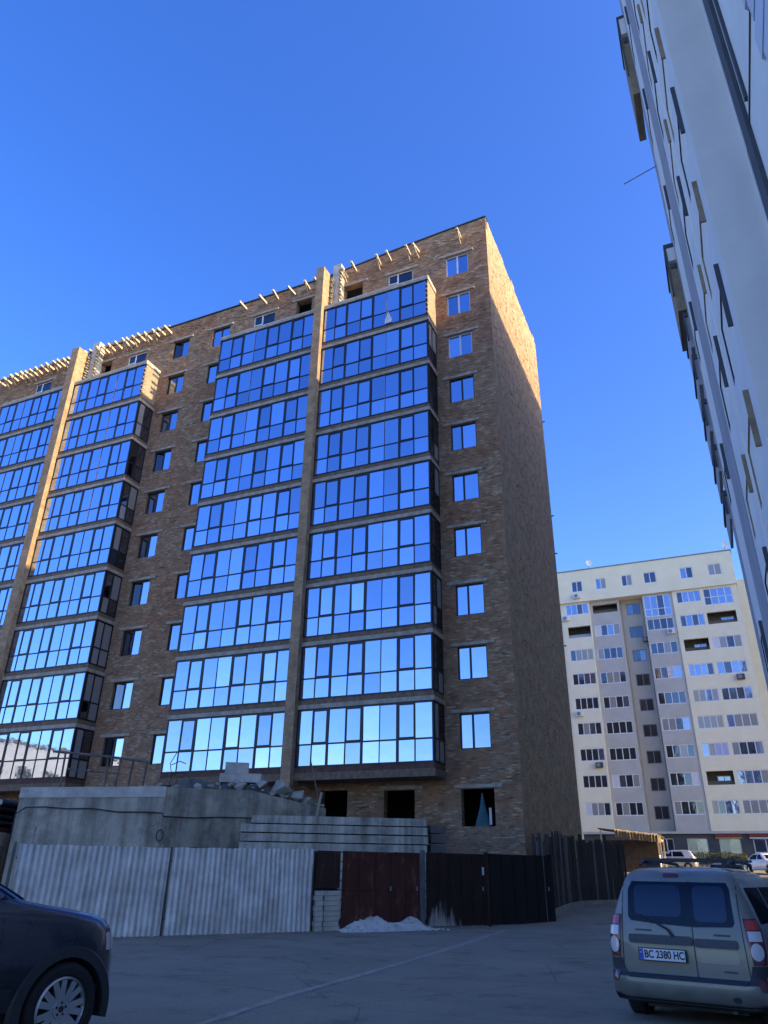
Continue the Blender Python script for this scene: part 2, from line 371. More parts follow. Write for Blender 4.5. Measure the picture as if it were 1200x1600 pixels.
# the pale line of dust the traffic leaves where two asphalt lanes meet
pts = [(-2.25,8.6),(-1.81,9.74),(-1.18,11.66),(-.29,13.8),(.6,16.1),(1.56,18.63),(2.8,22.1),(4.0,25.5)]
mb = MB(); rnd = random.Random(3); prev = None
for i in range(len(pts)-1):
    for k in range(6):
        t = k/6; x = pts[i][0]*(1-t)+pts[i+1][0]*t; y = pts[i][1]*(1-t)+pts[i+1][1]*t
        wd = .045+.05*rnd.random()
        cur = ((x-wd, y+.3*wd, .004), (x+wd, y-.3*wd, .004))
        if prev: mb.quad(prev[0], prev[1], cur[1], cur[0])
        prev = cur
tag(mb.build('dust_streak', 'dust'), kind='structure')

# ------------------------------------------------------------------ the brick block
blk = thing('apartment_building', 'unfinished brown brick apartment block with stacked mirrored glass balconies', 'building', (C0.x, C0.y, 0), -PHI)
ZW = lambda k: 0.295 + 3*k
holes = []
W1 = [(1.19, 2.58, ZW(k), ZW(k)+1.52) for k in range(2, 12)]
W2 = [(18.05, 19.45, ZW(k), ZW(k)+1.5) for k in range(2, 12)]
W3 = [(21.42, 22.8, ZW(k), ZW(k)+1.5) for k in range(2, 12)]
ATT = [(4.72, 6.34, 33.2, 34.8), (14.5, 16.15, 33.2, 34.85), (25.2, 26.85, 33.2, 34.8), (34.3, 35.9, 33.2, 34.8)]     # white framed
ATO = [(8.1, 9.4, 32.9, 34.98), (11.75, 12.9, 32.9, 34.98), (28.4, 29.4, 32.9, 34.9), (31.6, 32.8, 32.9, 34.9)]      # bare openings
GRO = [(1.16, 2.61, 3.23, 4.69), (4.71, 6.16, 3.2, 4.72), (7.95, 9.3, 2.4, 4.78), (12.5, 13.8, 3.2, 4.7), (15.2, 16.5, 3.2, 4.7)]
UEND = 46.0
mb = MB(); wall_holes(mb, 0, UEND, -.3, 36.28, W1+W2+W3+ATT+ATO+GRO, 0, .4)
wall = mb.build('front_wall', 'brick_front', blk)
mb = MB()
mb.quad((0, 0, -.3), (0, 12.93, -.3), (0, 12.93, 37.15), (0, 0, 37.15))
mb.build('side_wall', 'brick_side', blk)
mb = MB()
mb.quad((0, 12.93, -.3), (-UEND, 12.93, -.3), (-UEND, 12.93, 36.28), (0, 12.93, 36.28)); mb.quad((-UEND, 12.93, -.3), (-UEND, 0, -.3), (-UEND, 0, 36.28), (-UEND, 12.93, 36.28))
mb.build('rear_wall', 'brick_front', blk)
mb = MB()   # the end of the parapet stands higher than the rest
pr = [(0, 37.12), (2.5, 37.0), (4.9, 36.84), (7.5, 36.6), (10.6, 36.32), (10.6, 36.283), (0, 36.283)]
n = len(pr); mb.v = [(-u, 0, z) for u, z in pr] + [(-u, .4, z) for u, z in pr]
mb.f = [tuple(reversed(range(n))), tuple(range(n, 2*n))] + [(i, (i+1) % n, n+(i+1) % n, n+i) for i in range(n)]
mb.build('parapet', 'brick_front', blk)
mb = MB().box(-.05, -UEND, .45, 12.9, 36.0, 36.2); mb.build('roof', 'roof_metal', blk)
mb = MB(); segs = [(-.03, 37.16), (2.5, 37.04), (4.9, 36.88), (7.5, 36.64), (10.7, 36.34), (UEND, 36.32)]
for (a, za), (b, zb) in zip(segs, segs[1:]):
    mb.quad((-b, -.05, zb), (-a, -.05, za), (-a, -.05, za+.07), (-b, -.05, zb+.07)); mb.quad((-b, -.05, zb+.07), (-a, -.05, za+.07), (-a, .45, za+.07), (-b, .45, zb+.07))
    mb.quad((-a, -.05, za), (-b, -.05, zb), (-b, .45, zb), (-a, .45, za))
mb.build('roof_edge', 'roof_metal', blk)
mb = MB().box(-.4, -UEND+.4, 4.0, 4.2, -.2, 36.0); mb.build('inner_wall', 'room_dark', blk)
fl = MB().box(-.42, -UEND+.42, .42, 4.0, -.1, .1).mesh('floor_slab', 'concrete_dark')
for k in range(-1, 12): link('floor_slab', fl, blk, (0, 0, 2.4+3*k))
# bricks that stand proud of the face: uneven reclaimed courses
mb = MB(); rnd = random.Random(11)
allh = [(a-.05, b+.05, c-.05, d+.3) for a, b, c, d in W1+W2+W3+ATT+ATO+GRO]
def proud(u0, u1, z0, z1, n):
    for _ in range(n):
        r = int(rnd.uniform(z0, z1)/.077); c = int(rnd.uniform(u0, u1)/.25)
        z = r*.077; x = -(c+(.5 if r % 2 else 0))*.25
        if any(h[0]-.3 < -x < h[1]+.3 and h[2]-.1 < z < h[3]+.1 for h in allh) or -x < .3: continue
        p = rnd.choice((.006, .01, .016, .025))
        mb.box(x+.012, x+.238, -p, .02, z+.012, z+.069)
proud(.1, 3.2, 1, 36.2, 1500); proud(17.6, 23.6, 5, 36, 1500); proud(3.3, 40, 33, 36.2, 1500); proud(3.2, 10, 0, 5, 700)
tag(mb.build('brick', 'brick_front', blk), kind='stuff')
# toothed bricks left along the top of the side wall and the pier ends
tb = MB().box(-.125, .125, -.06, .06, -.038, .038).mesh('brick', 'brick_pale')
tooth = []
y = .2
while y < 12.6:
    n_ = rnd.choice((0, 1, 1, 2, 3, 5)); wdt = rnd.choice((1, 2, 3))
    for j in range(n_):
        for q in range(wdt): tooth.append((-.07, y+q*.26, 37.19+j*.08))
    y += wdt*.26+rnd.uniform(.05, .5)
sb = MB()
for _ in range(2200):
    r = int(rnd.uniform(.5, 37)/.077); c = int(rnd.uniform(.2, 12.6)/.25); zz = r*.077; yy = (c+(.5 if r % 2 else 0))*.25; p = rnd.choice((.004, .007, .012, .02))
    sb.box(-.01, p, yy+.012, yy+.238, zz+.012, zz+.069)
tag(sb.build('brick', 'brick_side', blk), kind='stuff')
for p in tooth: link('brick', tb, blk, p, (0, 0, R(90)+rnd.uniform(-.1, .1)))

# windows set in the brick openings
def window(u0, u1, z0, z1, frame, mats, v=.16, split=.5, fw=.06, nm='window_pane', rotl=0, parent=blk, transom=None):
    mb = MB(); us = u0+(u1-u0)*split
    mb.box(-u0-.001, -u0-fw, v-.03, v+.04, z0+.001, z1-.001); mb.box(-u1+.001, -u1+fw, v-.03, v+.04, z0+.001, z1-.001)
    mb.box(-u1+fw, -u0-fw, v-.03, v+.04, z0+.001, z0+fw); mb.box(-u1+fw, -u0-fw, v-.03, v+.04, z1-fw, z1-.001)
    mb.box(-us-.045, -us+.045, v-.03, v+.04, z0+fw, z1-fw)
    if transom: mb.box(-u1+fw, -us-.045, v-.025, v+.035, transom-.035, transom+.035)
    wobj = mb.build('window', frame, parent)
    wa = (us-.045)-(u0+fw); wb = (u1-fw)-(us+.045); h = z1-z0-2*fw
    pr_ = pane(wobj, wa, h, mats[0], (-(u0+fw+wa/2), v+.01, (z0+z1)/2), name=nm)
    pl = pane(wobj, wb, h, mats[1], (-(us+.045+wb/2), v+.01, (z0+z1)/2), name=nm)
    if rotl: pl.rotation_euler = (0, 0, R(rotl)); pl.location.y += .12
    return wobj
G = ['glass_a', 'glass_b', 'glass_c']
for i, hh in enumerate(W1):
    wd = window(*hh, 'frame_white' if i >= 7 else 'frame_dark', (random.choice(G), random.choice(G)), split=.58 if i < 6 else .5, v=.12)
for i, hh in enumerate(W2): window(*hh, 'frame_dark', (random.choice(G), random.choice(G)), v=.12)
for i, hh in enumerate(W3): window(*hh, 'frame_dark', (random.choice(G), 'glass_dim' if i % 3 else 'glass_dark'), v=.16, split=.5, rotl=rnd.choice((0, 14, 22)))
for hh in ATT: window(*hh, 'frame_white', ('glass_dark', 'glass_dark'), v=.1, split=.62, transom=34.1)
lint = {}
for hh in W1+W2+W3+ATT+ATO+GRO[:2]:
    wd = hh[1]-hh[0]+.62; k = round(wd, 2)
    if k not in lint: lint[k] = MB().box(-wd/2, wd/2, -.07, .1, -.07, .07).mesh('lintel', 'slab_edge')
    link('lintel', lint[k], blk, (-(hh[0]+hh[1])/2+rnd.uniform(-.12, .12), 0, hh[3]+.1), (0, rnd.uniform(-.008, .008), 0))

# balcony bays
PD = 1.34
BAYS = [('A', 3.29, 10.0), ('B', 10.52, 17.5), ('C', 23.62, 30.05), ('D', 30.72, 37.2)]
# mullion pattern from the bay's corner inwards: (width share, kind of the joint that follows: 1 thin, 2 thick, 0 hairline)
PAT = [(.85, 1), (.8, 2), (.84, 0), (.84, 2), (.8, 1), (.88, 2), (.78, 1), (.8, 2)]
stuff_panes = MB()
def glazing(bay, ua, ub, zs, rev, floor_i, top):
    z0, z1 = zs+.245, zs+2.8
    zt = z0+.98
    v = -PD; fd = .05
    mb = MB()
    pat = PAT
    tot = sum(p[0] for p in pat); k = (ub-ua)/tot
    cuts = [ua]
    for p in pat: cuts.append(cuts[-1]+p[0]*k)
    if rev: cuts = [ua+ub-c for c in cuts][::-1]; kinds = [p[1] for p in pat][::-1][1:]
    else: kinds = [p[1] for p in pat][:-1]
    mb.box(-ua, -ub, v-.03, v+fd, z0, z0+.07); mb.box(-ua, -ub, v-.03, v+fd, z1-.07, z1)
    mb.box(-ua, -ua-.07, v-.03, v+fd, z0+.07, z1-.07); mb.box(-ub+.07, -ub, v-.03, v+fd, z0+.07, z1-.07)
    wds = {0: .018, 1: .05, 2: .11}
    for c, kd in zip(cuts[1:-1], kinds):
        mb.box(-c-wds[kd]/2, -c+wds[kd]/2, v-(.035 if kd == 2 else .028), v+fd, z0+.07, z1-.07)
    edges = [ua+.07] + [c for c in cuts[1:-1]] + [ub-.07]
    half = [0] + [wds[kd]/2 for kd in kinds] + [0]
    boxes = []
    for i in range(len(edges)-1):
        a = edges[i]+half[i]; b = edges[i+1]-half[i+1]
        mb.box(-b, -a, v-.022, v+fd-.01, zt-.035, zt+.035)
        boxes.append((a, b, z0+.07, zt-.035, False)); 
        sash = (i in (1, 4, 6)) if not rev else (i in (1, 3, 6))
        if sash:                                      # opening sash: an extra dark frame round the upper pane
            t = .055
            mb.box(-b, -a, v-.034, v+.02, zt+.035, zt+.035+t); mb.box(-b, -a, v-.034, v+.02, z1-.07-t, z1-.07)
            mb.box(-a-t*.6, -a, v-.034, v+.02, zt+.035+t, z1-.07-t); mb.box(-b, -b+t*.6, v-.034, v+.02, zt+.035+t, z1-.07-t)
            boxes.append((a+t*.6, b-t*.6, zt+.035+t, z1-.07-t, True))
        else: boxes.append((a, b, zt+.035, z1-.07, False))
    fr = mb.build('balcony_glazing', 'frame_dark', blk)
    for c, kd in zip(cuts[1:-1], kinds):
        if kd == 0: MB().box(-c-.011, -c+.011, v-.04, v-.0285, z0+.075, z1-.075).build('joint_strip', 'frame_grey', fr)
    for a, b, c, d, s_ in boxes:
        if bay in 'AB':
            g_ = random.choice(G + (['glass_b'] if s_ else []))
            pane(fr, b-a, d-c, g_, (-(a+b)/2, v+.008, (c+d)/2), tilt=.7 if s_ else .38)
        elif not (floor_i == 0 and c > zt and bay == 'Z'): stuff_panes.box(-b, -a, v-.002, v+.018, c, d)
        else: pane(fr, b-a, d-c, 'glass_tan', (-(a+b)/2, v+.008, (c+d)/2), tilt=.2, name='tan_pane')
    return fr
slab_m = {}
for bay, ua, ub in BAYS:
    right_end = bay in 'AC'; left_end = bay in 'BD'
    for i in range(10):
        zs = 5.4+3*i
        thick = i == 0
        a = ua-.06 if right_end else ua+.0; b = ub+.06 if left_end else ub
        s1 = MB().box(-a, -b, -PD-.07, -.002, zs-(.31 if thick else .19), zs+.005).build('balcony_slab', 'slab_edge' if not thick else 'brick_band', blk)
        if i < 9:
            MB().box(-a-.05, -b+(.05 if left_end else 0), -PD-.01, -.003, zs+.005, zs+.245).build('brick_band', 'red_band' if thick else 'brick_band', blk)
            glazing(bay, ua, ub, zs, bay in 'BD', i, i == 8)
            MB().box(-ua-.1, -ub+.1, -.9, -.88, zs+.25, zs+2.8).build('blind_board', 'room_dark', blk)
        else:
            MB().box(-a, -b, -PD-.05, -.003, zs+.005, zs+.1).build('roof_board', 'concrete_pale', blk)
        # side return of the bay, facing the street corner
        if right_end and i < 9:
            z0, z1 = zs+.245, zs+2.8; x = -ua
            if i == 8:
                MB().box(x-.14, x+.01, -PD+.05, -.004, z0, z1+.01).build('side_panel', 'brick_pale', blk)
                for j in range(14): link('brick', tb, blk, (x-.05, -PD+.02+(.1 if j % 2 else 0), z0+.1+j*.17), (0, 0, R(90)))
            else:
                fr = MB()
                fr.box(x-.05, x+.02, -PD+.05, -PD+.14, z0, z1); fr.box(x-.05, x+.02, -.75, -.66, z0, z1); fr.box(x-.05, x+.02, -.09, -.004, z0, z1)
                fr.box(x-.05, x+.02, -PD+.14, -.09, z0, z0+.08); fr.box(x-.05, x+.02, -PD+.14, -.09, z1-.08, z1); fr.box(x-.05, x+.015, -PD+.14, -.09, z0+.95, z0+1.03)
                fo = fr.build('side_glazing', 'frame_dark', blk)
                for (ya, yb) in ((-PD+.14, -.75), (-.66, -.09)):
                    for (za, zb) in ((z0+.08, z0+.95), (z0+1.03, z1-.08)):
                        q = MB().box(-.01, .01, ya, yb, za, zb).build('side_pane', random.choice(('glass_dark', 'glass_dim', 'glass_dark', 'glass_curtain_reflect')) if bay == 'A' else random.choice(('glass_dim', 'glass_curtain_reflect', 'glass_dark', 'glass_curtain_reflect')), fo, loc=(x-.01, 0, 0))  # the pale panes carry bright inner reflections in their colour
tag(stuff_panes.build('pane', 'glass_a', blk), kind='stuff')
MB().quad((-5.55, -PD-.01, 29.75), (-5.95, -PD-.01, 29.78), (-5.72, -PD-.012, 30.6)) 
mb = MB(); mb.box(-5.9, -5.5, -PD-.045, -PD-.035, 29.78, 30.1); mb.quad((-5.88, -PD-.04, 30.1), (-5.52, -PD-.04, 30.1), (-5.7, -PD-.04, 30.62)); mb.build('torn_film', 'panel_white', blk)
# party piers between the bays, with pale lit flanks
MB().box(-10.0, -10.52, -PD-.34, -.9, -.3, 35.5).build('pier', 'brick_side', blk)
MB().box(-9.42, -9.98, -.55, -.004, 32.6, 36.55).build('chimney', 'concrete_pale', blk)
MB().box(-30.05, -30.72, -PD-.38, -.9, -.3, 35.4).build('pier', 'brick_side', blk)
MB().box(-29.4, -30.0, -.6, -.004, 32.6, 36.5).build('chimney', 'concrete_pale', blk)
for px, zt, vv in ((-9.9, 35.5, -1.0), (-29.95, 35.4, -1.0)):
    for j in range(12): link('brick', tb, blk, (px+.02, -.84+(.1 if j % 2 else 0), 32.75+j*.22), (0, 0, R(90)))
for px, vv in ((-9.42, -.55), (-29.4, -.6)):
    for j in range(12): link('brick', tb, blk, (px+.0, vv+(.02 if j % 2 else -.05), 32.8+j*.29), (0, 0, R(90)))
# timber outriggers left below the eaves
brk = MB().box(-.06, .06, -.85, .1, -.075, .075); bkm = brk.mesh('timber_bracket', 'timber_pale')
brc = MB(); brc.tube([(0, -.7, -.06), (0, -.02, -.5)], .04, 6); brm = brc.mesh('brace', 'timber_pale')
bu = [1.6+rnd.uniform(-.1, .1)*0, 4.3, 4.9, 6.2, 6.9, 8.6, 9.2, 11.2, 12.0, 13.1, 14.4, 15.3, 16.9]
u = 23.2
while u < 40: bu.append(u); u += rnd.uniform(.42, .7)
for u in bu:
    zz = 35.75+rnd.uniform(-.06, .08)+(.25 if u < 9 else 0)
    o = link('timber_bracket', bkm, blk, (-u, 0, zz), (rnd.uniform(-.12, .05), 0, rnd.uniform(-.12, .12)))
    if rnd.random() < .6: link('brace', brm, o)
for a, b in ((23.0, 29.4), (30.9, 40)): MB().box(-a, -b, -.55, -.45, 35.95, 36.02).build('timber_rail', 'timber_pale', blk)
# pale downpipe stub and fittings on the rear edge of the side wall
for z in (30.2, 22.8, 20.1, 14.0): MB().box(-.0, .16, 12.85, 12.93, z, z+.05).build('bracket', 'frame_dark', blk)

# ------------------------------------------------------------------ the tall pale block on the right
pm('render_pale', (.86,.82,.745), (.79,.75,.68), rough=.85, scale=1.2, bump=.1)
pm('render_light', (.80,.77,.73), (.73,.70,.67), rough=.85, scale=1.2, bump=.1)
pm('render_grey', (.38,.37,.39), (.32,.315,.335), rough=.85, scale=1.5, bump=.1)
pm('render_dark', (.07,.075,.09), (.055,.06,.07), rough=.7, scale=2, bump=.1)
pm('brick_tan', (.35,.27,.17), (.24,.18,.11), rough=.9, scale=6, bump=.4)
rt = thing('apartment_building', 'tall pale grey apartment tower with narrow windows rising at the right edge', 'building', L(-8.6, -24.9), -PHI)
HT = 37.0
wins = []
for k in range(-2, 10):
    wins.append((.35, 1.5, 9.65+3*k, 10.5+3*k, 'd')); wins.append((2.1, 3.3, 10.05+3*k, 10.85+3*k, 'd'))
    wins.append((5.0, 6.1, 10.2+3*k, 10.85+3*k, 'd'))
    wins.append((.45, 1.75, 8.15+3*k, 8.9+3*k, 'b')); wins.append((2.0, 3.25, 8.4+3*k, 9.0+3*k, 'b'))
wins = [q for q in wins if q[2] > 3 and q[3] < HT-1]
YL = 6.85                                                # length of the street face
ys = sorted({0, YL, *[q[0] for q in wins], *[q[1] for q in wins]}); zs = sorted({-.2, HT, *[q[2] for q in wins], *[q[3] for q in wins]})
mb = MB(); DPT = .3
for i in range(len(ys)-1):
    run = None
    for j in range(len(zs)-1):
        my, mz = (ys[i]+ys[i+1])/2, (zs[j]+zs[j+1])/2
        if any(q[0] < my < q[1] and q[2] < mz < q[3] for q in wins): continue
        mb.quad((0, ys[i+1], zs[j]), (0, ys[i], zs[j]), (0, ys[i], zs[j+1]), (0, ys[i+1], zs[j+1]))
mb.build('street_wall', 'render_light', rt)
for a, b, c, d, kd in wins:
    m2 = MB()
    m2.quad((0, a, c), (DPT, a, c), (DPT, a, d), (0, a, d)); m2.quad((DPT, b, c), (0, b, c), (0, b, d), (DPT, b, d))
    m2.quad((0, a, d), (DPT, a, d), (DPT, b, d), (0, b, d)); m2.quad((0, b, c), (DPT, b, c), (DPT, a, c), (0, a, c))
    m2.box(DPT-.03, DPT-.01, a+.02, a+.07, c, d); m2.box(DPT-.03, DPT-.01, (a+b)/2-.03, (a+b)/2+.03, c, d)
    wo_ = m2.build('window', 'frame_dark' if kd == 'd' else 'brick_tan', rt)
    MB().box(-.05 if kd == 'd' else -.055, .0, a-.03, a-.001, c+(0 if kd == 'd' else .1), d).build('casing', 'render_dark' if kd == 'd' else 'brick_tan', wo_)
    MB().box(DPT-.01, DPT+.01, a, b, c, d).build('pane', 'glass_dark' if kd == 'd' else 'glass_beige', wo_)
mb = MB().box(.02, 15, .02, YL, -.2, HT); mb.box(.5, 15, -30, .02, -.2, HT); mb.build('end_wall', 'render_pale', rt)
for a, b, m_ in ((3.45, 4.75, 'render_grey'), (1.78, 1.98, 'render_pale'), (6.2, 6.7, 'render_grey')):
    MB().box(-.012, .0, a, b, 0, HT-.5).build('colour_stripe', m_, rt)
MB().box(-.004, .492, -.03, .018, 0, HT).build('return_wall', 'render_pale', rt)
MB().box(.47, .498, -.1, -.002-.03, 0, HT).build('corner_strip', 'render_light', rt)
MB().box(.455, .499, -.5, -.24, 0, HT).build('colour_stripe', 'render_dark', rt)
MB().box(.47, .499, -.72, -.66, 8.62, HT).build('downpipe', 'render_dark', rt); MB().box(.47, .499, -.19, -.15, 0, 8.5).build('downpipe', 'render_dark', rt)
MB().box(.487, .499, -6, -.11, 8.5, 8.53).build('string_course', 'render_dark', rt)
# loggias that step out beyond the far end
for z0, z1, out, br_ in ((18.6, 21.6, .17, 1), (11.8, 13.5, .18, 1), (10.85, 11.6, .08, 0), (9.95, 10.55, .08, 0), (8.9, 9.5, .07, 0), (8.05, 8.5, .06, 0), (7.1, 7.55, .05, 0)):
    y0 = 6.35; lg = MB().box(-out, -.002, y0, YL+.9, z0, z1).build('loggia', 'brick_tan' if br_ else 'render_grey', rt)
    MB().box(-out-.03, .0-.001, y0-.03, YL+.93, z1+.001, z1+.1).build('loggia_roof', 'render_dark', lg); MB().box(-out-.03, -out-.001, y0-.03, y0+.04, z0+(z1-z0)*.25, z1).build('loggia_frame', 'render_dark', lg)
    if br_: MB().box(-out+.02, -.004, y0-.025, y0-.001, z1-(z1-z0)*.22, z1-.02).build('loggia_panel', 'render_light', lg); MB().box(-out+.03, -.03, y0-.03, y0-.002, z1-(z1-z0)*.34, z1-(z1-z0)*.27).build('loggia_vent', 'render_dark', lg)
mb = MB().tube([(.05, YL-.6, 15.9), (-.75, YL-.5, 15.75)], .012, 6); mb.build('antenna', 'frame_grey', rt)
# rounded white corner blocks stacked up the near face
qm = MB()
for j in range(9):
    a0, a1 = R(-80+20*j-10), R(-80+20*j+10)
for j in range(24):
    y0 = -1.66 if j % 2 else -1.78
    bb_ = bmesh.new(); bmesh.ops.create_cube(bb_, size=1)
    for v in bb_.verts: v.co = Vector((.485+v.co.x*.05, y0-.45+v.co.y*.9, 6.9+j*.36+v.co.z*.345))
    bmesh.ops.bevel(bb_, geom=bb_.edges[:], offset=.02, segments=3, affect='EDGES')
    me = bpy.data.meshes.new('corner_block'); bb_.to_mesh(me); bb_.free(); finish(me, 'panel_white', 40); link('corner_block', me, rt)


# the next block in the same row, out of the picture, whose roof line shades the brick end wall
nb = thing('apartment_building', 'grey apartment block standing beyond the pale tower, out of the picture', 'building', L(-13, -18.04), -PHI)
mb = MB().box(0, 14, 0, 50.5, -.2, 31.1+.427*13)
mb.build('wall', 'render_pale', nb)
m2 = MB()
for k in range(11):
    for j in range(12): m2.box(-.03, .0, 1.2+j*3.5, 2.7+j*3.5, 3+k*3, 4.5+k*3)
tag(m2.build('window', 'frame_dark', nb), kind='stuff')
MB().box(-.1, 14.1, .0, 50.6, 31.1+.427*13, 31.15+.427*13).build('roof', 'roof_metal', nb)

# unseen taller block, added farther along to keep the far front in shade
n2 = thing('apartment_building', 'unseen tall grey block added beside the far end of the street to shade the far front', 'building', L(-34, 53), -PHI)
MB().box(0, 14, 0, 24, 2, 62).build('wall', 'render_pale', n2)
m2 = MB()
for k in range(18):
    for j in range(6): m2.box(-.03, .0, 1.5+j*3.6, 3.0+j*3.6, 6+k*3, 7.5+k*3)
tag(m2.build('window', 'frame_dark', n2), kind='stuff')
MB().box(-.1, 14.1, -.1, 24.1, 62, 62.1).build('roof', 'roof_metal', n2)
# low beige block across the yard behind the photographer's left shoulder; its sunny front throws warm light back
yb = thing('apartment_building', 'low beige block across the yard facing the sun, out of the picture', 'building', L(60, -5), -PHI)
MB().box(-0, -13, -75, 0, -.2, 13).build('wall', 'render_grey', yb)
m2 = MB()
for k in range(3):
    for j in range(20): m2.box(-.0, .03, -73+j*3.6, -71.4+j*3.6, 2+k*3.6, 3.6+k*3.6)
tag(m2.build('window', 'frame_dark', yb), kind='stuff')
MB().box(.2, -13.2, -75.2, .2, 13, 13.3).build('roof', 'roof_metal', yb)

# ------------------------------------------------------------------ the pale block at the end of the street
pm('far_cream', (.86,.79,.58), (.80,.73,.53), rough=.9, scale=.8, bump=.05)
pm('far_grey', (.52,.50,.45), (.46,.44,.40), rough=.9, scale=.8, bump=.05)
pm('far_beige', (.55,.51,.41), (.49,.455,.365), rough=.9, scale=.8, bump=.05)
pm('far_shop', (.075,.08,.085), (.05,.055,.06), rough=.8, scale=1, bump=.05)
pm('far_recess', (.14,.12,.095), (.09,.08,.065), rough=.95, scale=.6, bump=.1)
pm('sign_red', (.2,.035,.03), (.16,.03,.028), rough=.6, bump=0)
pm('ochre', (.45,.33,.1), (.36,.26,.08), rough=.9, bump=.1)
VF = 61.3
fb = thing('apartment_building', 'cream and grey panelled apartment block with glazed loggias closing the street', 'building', L(0, VF), -PHI)
rows = [9.04+3*k for k in range(9)]                       # window heads
COLS = [('c1', 4.93, 7.78, 0.0, 'far_cream', 4.8, 8.3), ('c2', 1.38, 4.45, .35, 'far_grey', 1.15, 4.8), ('c3', -1.25, .38, 1.3, 'far_beige', -1.75, 1.15),
        ('c4', -5.0, -1.88, .1, 'far_grey', -5.3, -1.75), ('c5', -8.5, -5.75, 0.0, 'far_cream', -8.65, -5.3), ('c6', -12.02, -8.82, 0.0, 'far_cream', -12.65, -8.65)]
OPEN = {('c1', 7): 1, ('c2', 8): 1, ('c6', 7): 1, ('c5', 6): 1, ('c5', 1): 1}
TALL = {('c4', 8): 1.3, ('c6', 8): .65}
def far_window(ua, ub, z0, z1, v, nP, style, parent=fb):
    mb = MB(); fw = .095
    mb.box(-ub, -ua, v-.02, v+.03, z1-fw, z1); mb.box(-ub, -ua, v-.02, v+.03, z0, z0+fw)
    wd = (ub-ua)/nP
    for i in range(nP+1):
        c = ua+i*wd; c = min(max(c, ua+fw/2), ub-fw/2); mb.box(-c-fw/2, -c+fw/2, v-.02, v+.03, z0+fw, z1-fw)
    tall = z1-z0 > 2
    if tall: mb.box(-ub+fw, -ua-fw, v-.015, v+.025, z0+.95, z0+1.03)
    wobj = mb.build('window', 'frame_white' if style != 'dark' else 'frame_grey', parent)
    for i in range(nP):
        if style == 'dark': g_ = rnd.choice(('glass_far', 'glass_far', 'glass_dim'))
        elif style == 'blue': g_ = rnd.choice(('glass_far_blue', 'glass_far_blue', 'glass_far'))
        elif style == 'curtain': g_ = rnd.choice(('glass_curtain_reflect', 'glass_curtain_reflect', 'glass_beige', 'glass_far', 'glass_far_blue'))
        else: g_ = rnd.choice(('glass_far', 'glass_far', 'glass_far', 'glass_curtain_reflect', 'glass_far_blue'))
        if style == 'panelL' and i == nP-1: g_ = 'panel_white'
        if style == 'panelR' and i == 0: g_ = 'panel_white'
        if style == 'lilac' and i in (0, 1): g_ = 'panel_lilac'
        pane(wobj, wd-fw*1.05, z1-z0-2*fw, g_, (-(ua+(i+.5)*wd), v+.006, (z0+z1)/2), tilt=.5)
    return wobj
STY = {('c2', 7): 'panelL', ('c2', 1): 'panelL', ('c4', 1): 'panelR', ('c6', 6): 'panelL', ('c5', 2): 'lilac', ('c1', 0): 'panelL', ('c5', 3): 'curtain', ('c6', 3): 'curtain', ('c5', 4): 'curtain',
       ('c5', 0): 'curtain', ('c6', 0): 'curtain', ('c6', 1): 'curtain', ('c6', 2): 'curtain', ('c4', 8): 'blue', ('c5', 8): 'blue', ('c6', 8): 'blue', ('c5', 7): 'blue', ('c6', 5): 'blue', ('c5', 5): 'blue', ('c1', 6): 'curtain'}
for cn, ua, ub, v, m_, wa, wb in COLS:
    hl = []
    for k, zh in enumerate(rows):
        z1 = zh-(.38 if cn == 'c3' else 0); z0 = z1-1.45-TALL.get((cn, k), 0)
        if cn == 'c2' and k == 8: z1 -= .35; z0 = z1-1.1
        hl.append((ua, ub, z0, z1))
    mb = MB(); wall_holes(mb, wa, wb, 5.95, 33.2, hl, v, .35)
    mb.quad((-wa, v, 5.95), (-wa, 2.0, 5.95), (-wa, 2.0, 33.2), (-wa, v, 33.2)); mb.quad((-wb, 2.0, 5.95), (-wb, v, 5.95), (-wb, v, 33.2), (-wb, 2.0, 33.2))
    mb.quad((-wb, v, 5.95), (-wb, 2, 5.95), (-wa, 2, 5.95), (-wa, v, 5.95))
    mb.build('wall', m_, fb)
    for k, h in enumerate(hl):
        if (cn, k) in OPEN:
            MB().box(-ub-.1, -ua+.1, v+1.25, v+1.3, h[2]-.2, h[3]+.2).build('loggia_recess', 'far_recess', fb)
            MB().box(-ub+.02, -ua-.02, v+.3, v+.34, h[2], h[2]+.45).build('balustrade', 'far_recess' if cn != 'c1' else 'glass_curtain_reflect', fb)
            if cn in ('c5', 'c6'): far_window(ua+.3, ua+1.7, h[2]+.1, h[3]-.4, v+1.2, 2, 'blue')
        else:
            far_window(*h, v+.06, 2 if cn == 'c3' else 4, STY.get((cn, k), 'dark' if cn == 'c3' else ('blue' if k == 8 else 'mix')))
mb = MB()
AW = [(5.33, 6.72), (2.33, 3.65), (-.9, .4), (-3.8, -2.3), (-8.1, -6.62), (-11.35, -9.85)]
wall_holes(mb, -12.75, 20, 33.2, 37.45, [(a, b, 34.55, 36.02) for a, b in AW], -.3, .3)
mb.quad((-20, -.3, 33.2), (-20, 2, 33.2), (12.75, 2, 33.2), (12.75, -.3, 33.2)); mb.quad((12.75, -.3, 33.2), (12.75, 12, 33.2), (12.75, 12, 37.45), (12.75, -.3, 37.45))
mb.build('attic_wall', 'far_cream', fb)
for a, b in AW: far_window(a, b, 34.55, 36.02, -.22, 2, 'mix')
MB().box(-20.1, 12.85, -.36, 12.1, 37.45, 37.6).build('roof', 'frame_grey', fb)
mb = MB().box(-1.15, 12.6, .5+1.5, 12, 2.0, 33.2); mb.box(-20, -8.3, .02, 12, 2.0, 33.2); mb.box(-8.3, -1.15, 2.0, 12, 2, 33.2)
